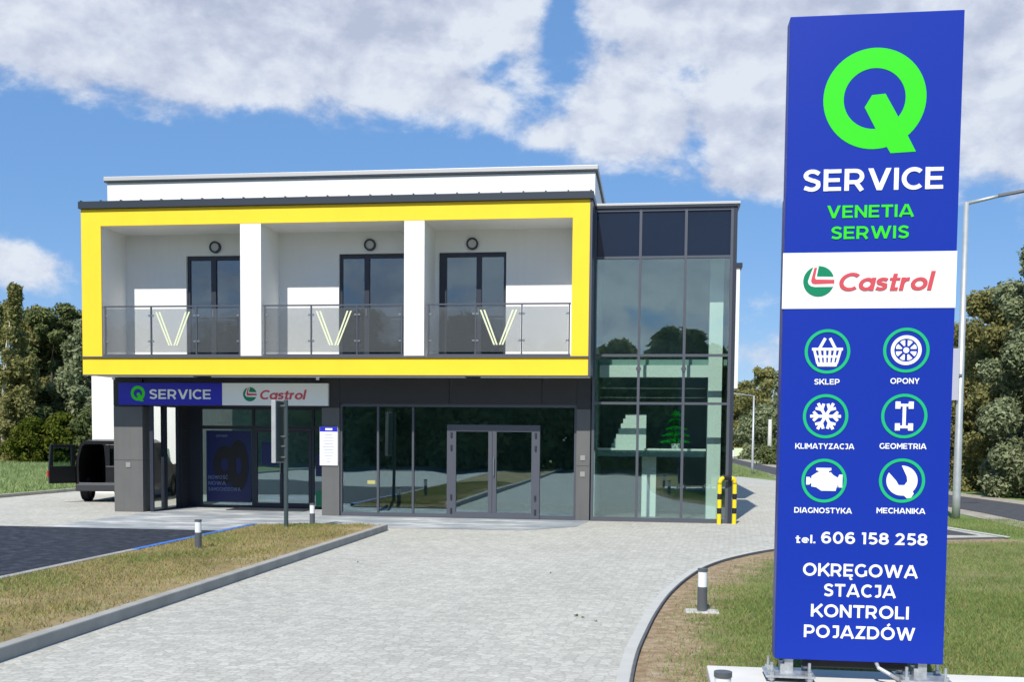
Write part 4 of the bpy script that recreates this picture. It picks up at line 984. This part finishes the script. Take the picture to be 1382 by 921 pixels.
MB().box(20.05, 20.85, 81.9, 82, .22, 1.05).build('panel', mat('pale_green_board', (.62, .72, .48), .6), bd); MB().box(19.45, 20.04, 81.95, 82.02, .2, .85).build('side_panel', 'paper', bd)
for x in (20.15, 20.75): MB().box(x - .03, x + .03, 82.01, 82.07, -.03, .9).build('leg', 'bollard', bd)

# ================================================================== TREES
def rot_to(v):
    return v
def leaf_cloud(rng, centers, radii, n, size, droop=0.0):
    """n leaf diamonds spread through clumps"""
    k = rng.integers(0, len(centers), n); c = centers[k]; r = radii[k]
    d = rng.normal(size=(n, 3)); d /= np.linalg.norm(d, axis=1)[:, None]
    q = rng.uniform(.35, 1, n) ** .5
    p = c + d * (r * q)[:, None] * np.array([1, 1, .8]) + rng.normal(size=(n, 3)) * .06
    p[:, 2] -= droop * rng.uniform(0, 1, n) ** 2
    nrm = d * .9 + rng.normal(size=(n, 3)) * .7 + np.array([0, 0, .35]); nrm /= np.linalg.norm(nrm, axis=1)[:, None]
    a = np.cross(nrm, rng.normal(size=(n, 3))); a /= np.linalg.norm(a, axis=1)[:, None]; b = np.cross(nrm, a)
    s = (size * rng.uniform(.45, 1.6, n))[:, None]
    v = np.stack([p - a * s, p + b * s * .5, p + a * s, p - b * s * .5], 1).reshape(-1, 3)
    return v
TREE_N = 0
def tree(name, label, x, y, h, rad, leaf, n, cat='tree', group=None, trunk='bark', size=.11, base=.12, shape='oval', tr=.14, lean=0.0, clump=.85, droop=0.0, back=0.0):
    global TREE_N
    TREE_N += 1; rng = np.random.default_rng(100 + TREE_N)
    t = thing(name, label, cat, (x, y, -.03), group)
    top = np.array([x + lean, y, h * (.78 if trunk == 'birch' else .93)])
    path = [np.array([x, y, -.05]) * (1 - u) + top * u + np.array([math.sin(u * 5 + TREE_N) * .12, math.cos(u * 4 + TREE_N) * .12, 0]) * (u > 0) for u in np.linspace(0, 1, 7)]
    tb = MB().tube([tuple(p) for p in path], [tr * (1.15 - u) for u in np.linspace(0, 1, 7)], 9)
    centers = []; radii = []
    nc = int(44 + rad * 16)
    for i in range(nc):
        u = rng.uniform(0, 1); z = h * (base + (1 - base) * u)
        if shape == 'oval': w = rad * (math.sin(math.pi * min(max(u * .88 + .10, 0), 1)) ** .7)
        elif shape == 'cone': w = rad * (1.02 - u) ** .75
        else: w = rad * (1 - .55 * u ** 2)
        a = rng.uniform(0, 2 * math.pi); q = rng.uniform(.25, .95) * w
        centers.append((x + lean * u + q * math.cos(a), y + q * math.sin(a), z - .25)); radii.append(clump * rng.uniform(.45, 1.0) * (.5 + .5 * min(1, w / rad)))
    centers = np.array(centers) + np.array([0, back, 0]); radii = np.array(radii)
    for i in rng.choice(nc, 10, replace=False):
        c = centers[i]; u = min(max((c[2] - 1.2) / h, .08), .85); a = path[0] * (1 - u) + top * u
        tb.tube([tuple(a), tuple(a * .5 + c * .5 + np.array([0, 0, .15])), tuple(c)], [tr * .4, tr * .22, tr * .08], 6)
    tb.build('trunk', trunk, t, smooth=True)
    v = leaf_cloud(rng, centers, radii, n, size, droop)
    np_mesh('crown', v, np.arange(len(v)).reshape(-1, 4), leaf, t)
    return t
GL = 'trees along the far edge of the field'
tree('birch_tree', 'birch with a pale bare trunk at the far left above the field', -28.5, 40, 11.4, 2.5, 'leaf_olive', 26000, group=GL, trunk='birch', tr=.12, size=.10, base=.10, droop=.8, lean=.9, shape='cone', back=.55, clump=.62)
tree('birch_tree', 'slim yellowish birch right behind the pale trunked birch', -29.4, 45, 10.6, 2.4, 'leaf_olive', 24000, group=GL, trunk='birch', tr=.14, size=.12, base=.04, droop=.6, back=.6)
tree('poplar_tree', 'dark leafy tree between the birch and the silvery willows', -27.9, 45, 10.5, 2.4, 'leaf_dark', 26000, group=GL, size=.13, base=.0, shape='col')
tree('willow_tree', 'silvery grey willow beside the dark leafy tree, left one of the two willows', -27.0, 46.5, 10.4, 2.7, 'leaf_grey', 30000, group=GL, size=.13, base=.0, droop=.4)
tree('willow_tree', 'silvery grey willow seen under and beside the yellow frame', -24.6, 44.5, 10.6, 2.7, 'leaf_grey', 30000, group=GL, size=.13, base=.0, droop=.4, shape='col')
tree('poplar_tree', 'tall leafy tree cut by the left edge of the picture', -31.8, 44, 10.4, 3.0, 'leaf_dark', 24000, group=GL, size=.13, base=.0, shape='col')
tree('ash_tree', 'dark tree filling the gap low behind the birches', -31.5, 52, 9.6, 3.6, 'leaf_dark', 24000, group=GL, size=.16, base=.0, shape='col', clump=1.2)
tree('ash_tree', 'dark tree filling the gap behind the willows', -28.5, 53, 9.4, 3.8, 'leaf_dark', 24000, group=GL, size=.16, base=.0, shape='col', clump=1.2)
for i, (x, y, h, r, lf, lb) in enumerate([(-25.4, 38.5, 2.9, 1.4, 'leaf_bright', 'yellow green bush at the field edge left of the van'), (-28.0, 40, 3.0, 1.6, 'leaf_olive', 'brownish shrub under the birch at the far left'), (-23.9, 39.5, 3.2, 1.5, 'leaf_bright', 'light green bush directly behind the open van door'), (-22.6, 40, 3.4, 1.6, 'leaf_dark', 'dark low shrub behind the van roof'), (-26.7, 41.5, 3.6, 1.7, 'leaf_dark', 'dark shrub between the birch trunk and the yellow green bush')]):
    tree('bush', lb, x, y, h, r, lf, 7000, 'bush', 'bushes along the field edge', size=.11, base=.0, tr=.05, clump=.6)
# far centre right, between tower and pylon
GR = 'trees beyond the road'
for x, y, h, r, lf, lb in [(22.0, 102, 8.4, 4.0, 'leaf_olive', 'olive tree far down the road beside the glass tower'), (23.9, 94, 9.6, 3.6, 'leaf_olive', 'rounded olive tree just left of the blue pylon sign'), (22.6, 82, 5.0, 2.4, 'leaf_grey', 'small grey green tree under the larger olive ones'), (19.5, 112, 8.6, 4.2, 'leaf_dark', 'dark tree behind the tower corner'), (25.8, 84, 8.6, 3.6, 'leaf_grey', 'grey green tree hidden partly by the pylon sign'), (24.6, 74, 4.6, 2.2, 'leaf_dark', 'low dark tree at the pylon edge across the road')]:
    tree('roadside_tree', lb, x, y, h, r, lf, 18000, group=GR, size=.17, base=.0, tr=.16, clump=1.2, shape='col' if h < 9 else 'oval')
# right of the pylon, across the road
for x, y, h, r, lf, lb, n in [(25.3, 15.6, 8.7, 2.5, 'leaf_grey', 'tall silvery willow cut by the right edge of the picture', 60000), (25.0, 19.5, 7.6, 2.0, 'leaf_olive', 'olive tree between the lamp post and the silvery willow', 36000), (25.5, 25.5, 7.0, 2.2, 'leaf_olive', 'loose olive tree directly behind the grey lamp post', 26000), (28.0, 18.0, 9.0, 2.8, 'leaf_dark', 'big dark tree behind the silvery willow at the right edge', 30000), (28.5, 24.0, 7.2, 3.0, 'leaf_dark', 'shadowy tree behind the olive tree on the right', 26000), (28.0, 31.0, 6.8, 3.2, 'leaf_dark', 'dark tree behind the lamp post, mostly hidden by the pylon', 24000)]:
    tree('roadside_tree', lb, x, y, h, r, lf, int(n * 1.7), group=GR, size=.07, base=.0, tr=.15, clump=.72, shape='col', droop=.25)
tree('bush', 'dark green bush at the road edge below the willow on the right', 24.9, 12.3, 2.4, 1.0, 'leaf_bright', 8000, 'bush', 'bushes beyond the road', size=.08, base=.0, tr=.05, clump=.5)
tree('bush', 'low dark bush added in place of a distant car beside the pole', 20.9, 60, 1.5, .8, 'leaf_dark', 2500, 'bush', 'bushes beyond the road', size=.09, base=.0, tr=.04, clump=.4)  # bush put in for a small dark car far down the road
# behind the viewer: seen only as reflections in the glass
rg = np.random.default_rng(5)
for i in range(18):
    x = -20 + i * 3.0 + rg.uniform(-.8, .8)
    tree('hedgerow_tree', 'leafy tree across the street behind the viewer, seen only as reflection in the glass', x, -36 - rg.uniform(0, 3), rg.uniform(6.6, 9.4), rg.uniform(2.6, 3.4), 'leaf_dark' if i % 2 else 'leaf_olive', 12000, group='trees reflected in the glass', size=.26, base=.0, tr=.15, clump=1.3, shape='col')

# ================================================================== GRASS
def blades(name, label, pts, zs, h, w, m, seed, kind='stuff'):
    rng = np.random.default_rng(seed); n = len(pts)
    a = rng.uniform(0, 2 * math.pi, n); hh = h * rng.uniform(.45, 1.25, n); ww = w * rng.uniform(.7, 1.3, n)
    d = np.stack([np.cos(a), np.sin(a)], 1); ln = rng.normal(size=(n, 2)) * (hh * .55)[:, None]
    p = np.concatenate([pts, zs[:, None]], 1)
    v0 = p.copy(); v0[:, :2] -= d * ww[:, None]; v1 = p.copy(); v1[:, :2] += d * ww[:, None]
    v2 = p.copy(); v2[:, :2] += ln; v2[:, 2] += hh
    v = np.stack([v0, v1, v2], 1).reshape(-1, 3)
    o = np_mesh(name, v, np.arange(3 * n).reshape(-1, 3), m); tag(o, label, 'grass', None, 'stuff'); return o
rng = np.random.default_rng(11)
CVA = np.array(CV)
def right_pts(n, x0, x1, y0, y1, p_near):
    q = np.stack([rng.uniform(x0, x1, n), rng.uniform(y0, y1, n)], 1)
    dmin = np.full(n, 9.0)
    xc = np.interp(q[:, 1], CVA[:, 1], CVA[:, 0]); dx = q[:, 0] - xc
    slope = np.interp(q[:, 1], CVA[:-1, 1], np.diff(CVA[:, 0]) / np.diff(CVA[:, 1])); dist = dx / np.sqrt(1 + slope ** 2)
    patch = .5 + .5 * np.sin(q[:, 0] * 3.1 + 1.3 * np.sin(q[:, 1] * 2.3)) * np.sin(q[:, 1] * 2.7 + q[:, 0])
    pr = np.clip((dist - .12) / .9, 0, 1) ** 1.3 * (.35 + .65 * patch) + .04 * (dist > .08)
    found = (q[:, 0] > 12.77) & (q[:, 0] < 16.61) & (q[:, 1] < -13.59) & (q[:, 1] > -14.8)
    tongue = (q[:, 1] > -1.6) & (q[:, 0] < 19.1)
    return q[(rng.uniform(0, 1, n) < pr) & ~found & ~tongue & (dist > .08)], None
qa, _ = right_pts(150000, 12.2, 17.0, -14.6, -8.5, 1); qb, _ = right_pts(90000, 12.4, 20.6, -8.5, -1.2, 1)
q = np.concatenate([qa, qb, np.stack([rng.uniform(18.1, 20.6, 16000), rng.uniform(-1.0, 4.2, 16000)], 1)])
q = q[~((q[:, 0] < 19.05 - .25 * (q[:, 1] + 1.0)) & (q[:, 1] > -1.2))]
sel = rng.uniform(0, 1, len(q)) < .74
blades('lawn_grass', 'short green grass of the right hand lawn', q[sel], np.full(sel.sum(), -.03), .05, .004, 'blade_green', 1)
blades('dry_lawn_grass', 'dry straw coloured grass in the right hand lawn', q[~sel], np.full((~sel).sum(), -.03), .042, .004, 'blade_dry', 2)
n = 70000; q = np.stack([rng.uniform(4.86, 7.33, n), rng.uniform(-15, -2.0, n)], 1)
patch = np.sin(q[:, 0] * 2.3 + 1.7 * np.sin(q[:, 1] * 1.3)) * np.sin(q[:, 1] * 1.1 + q[:, 0] * .7)
keep = rng.uniform(0, 1, n) < np.clip((7.3 - q[:, 0]) / .35, .12, 1) * (.6 + .4 * patch); q = q[keep]; patch = patch[keep]
zz = .052 + .03 * np.sin((q[:, 0] - 4.82) / 2.47 * math.pi) + .03 * np.clip((q[:, 0] - 6.58) / .25, 0, 1) - .05 * (q[:, 1] > -2.2)
gsel = rng.uniform(0, 1, len(q)) < .15 + .30 * (patch > .4)
blades('island_grass', 'dry brownish grass covering the left island', q[~gsel], zz[~gsel], .045, .005, 'blade_dry', 3)
blades('green_island_grass', 'greener tufts scattered in the dry island grass', q[gsel], zz[gsel], .05, .005, 'blade_green', 4)
n = 60000; q = np.stack([rng.uniform(-33, -5.6, n), rng.uniform(3, 44, n)], 1); q = q[(q[:, 0] < -5.5)]
blades('field_grass', 'taller green grass of the field on the left', q, np.full(len(q), -.03), .16, .018, 'blade_field', 5)
n = 26000; q = np.stack([rng.uniform(14.5, 18.4, n), rng.uniform(31.8, 62, n)], 1)
blades('far_grass', 'green grass strip between the paving and the far road', q, np.full(len(q), -.03), .12, .014, 'blade_field', 6)
for i, (x, y, s) in enumerate([(11.62, -11.28, .035), (11.69, -11.36, .022), (8.27, -7.35, .02), (11.05, -8.0, .022), (11.83, -11.55, .02)]):
    w = []
    r2 = np.random.default_rng(40 + i)
    for k in range(9):
        a = r2.uniform(0, 6.28); c = np.array([x, y, .004]); d = np.array([math.cos(a), math.sin(a), .5]) * s * r2.uniform(.6, 1.3); e = np.array([-math.sin(a), math.cos(a), 0]) * s * .3
        w += [c, c + d * .5 + e, c + d, c + d * .5 - e]
    tag(np_mesh('weed', np.array(w), np.arange(len(w)).reshape(-1, 4), 'leaf_bright'), ['green weed growing in the pale paving near the curved kerb', 'tiny weed right beside the larger one in the paving', 'tiny weed in the paving beside the grass island', 'small weed in the middle of the far paving', 'tiny weed nearest the curved kerb'][i], 'weed', 'weeds in the paving')
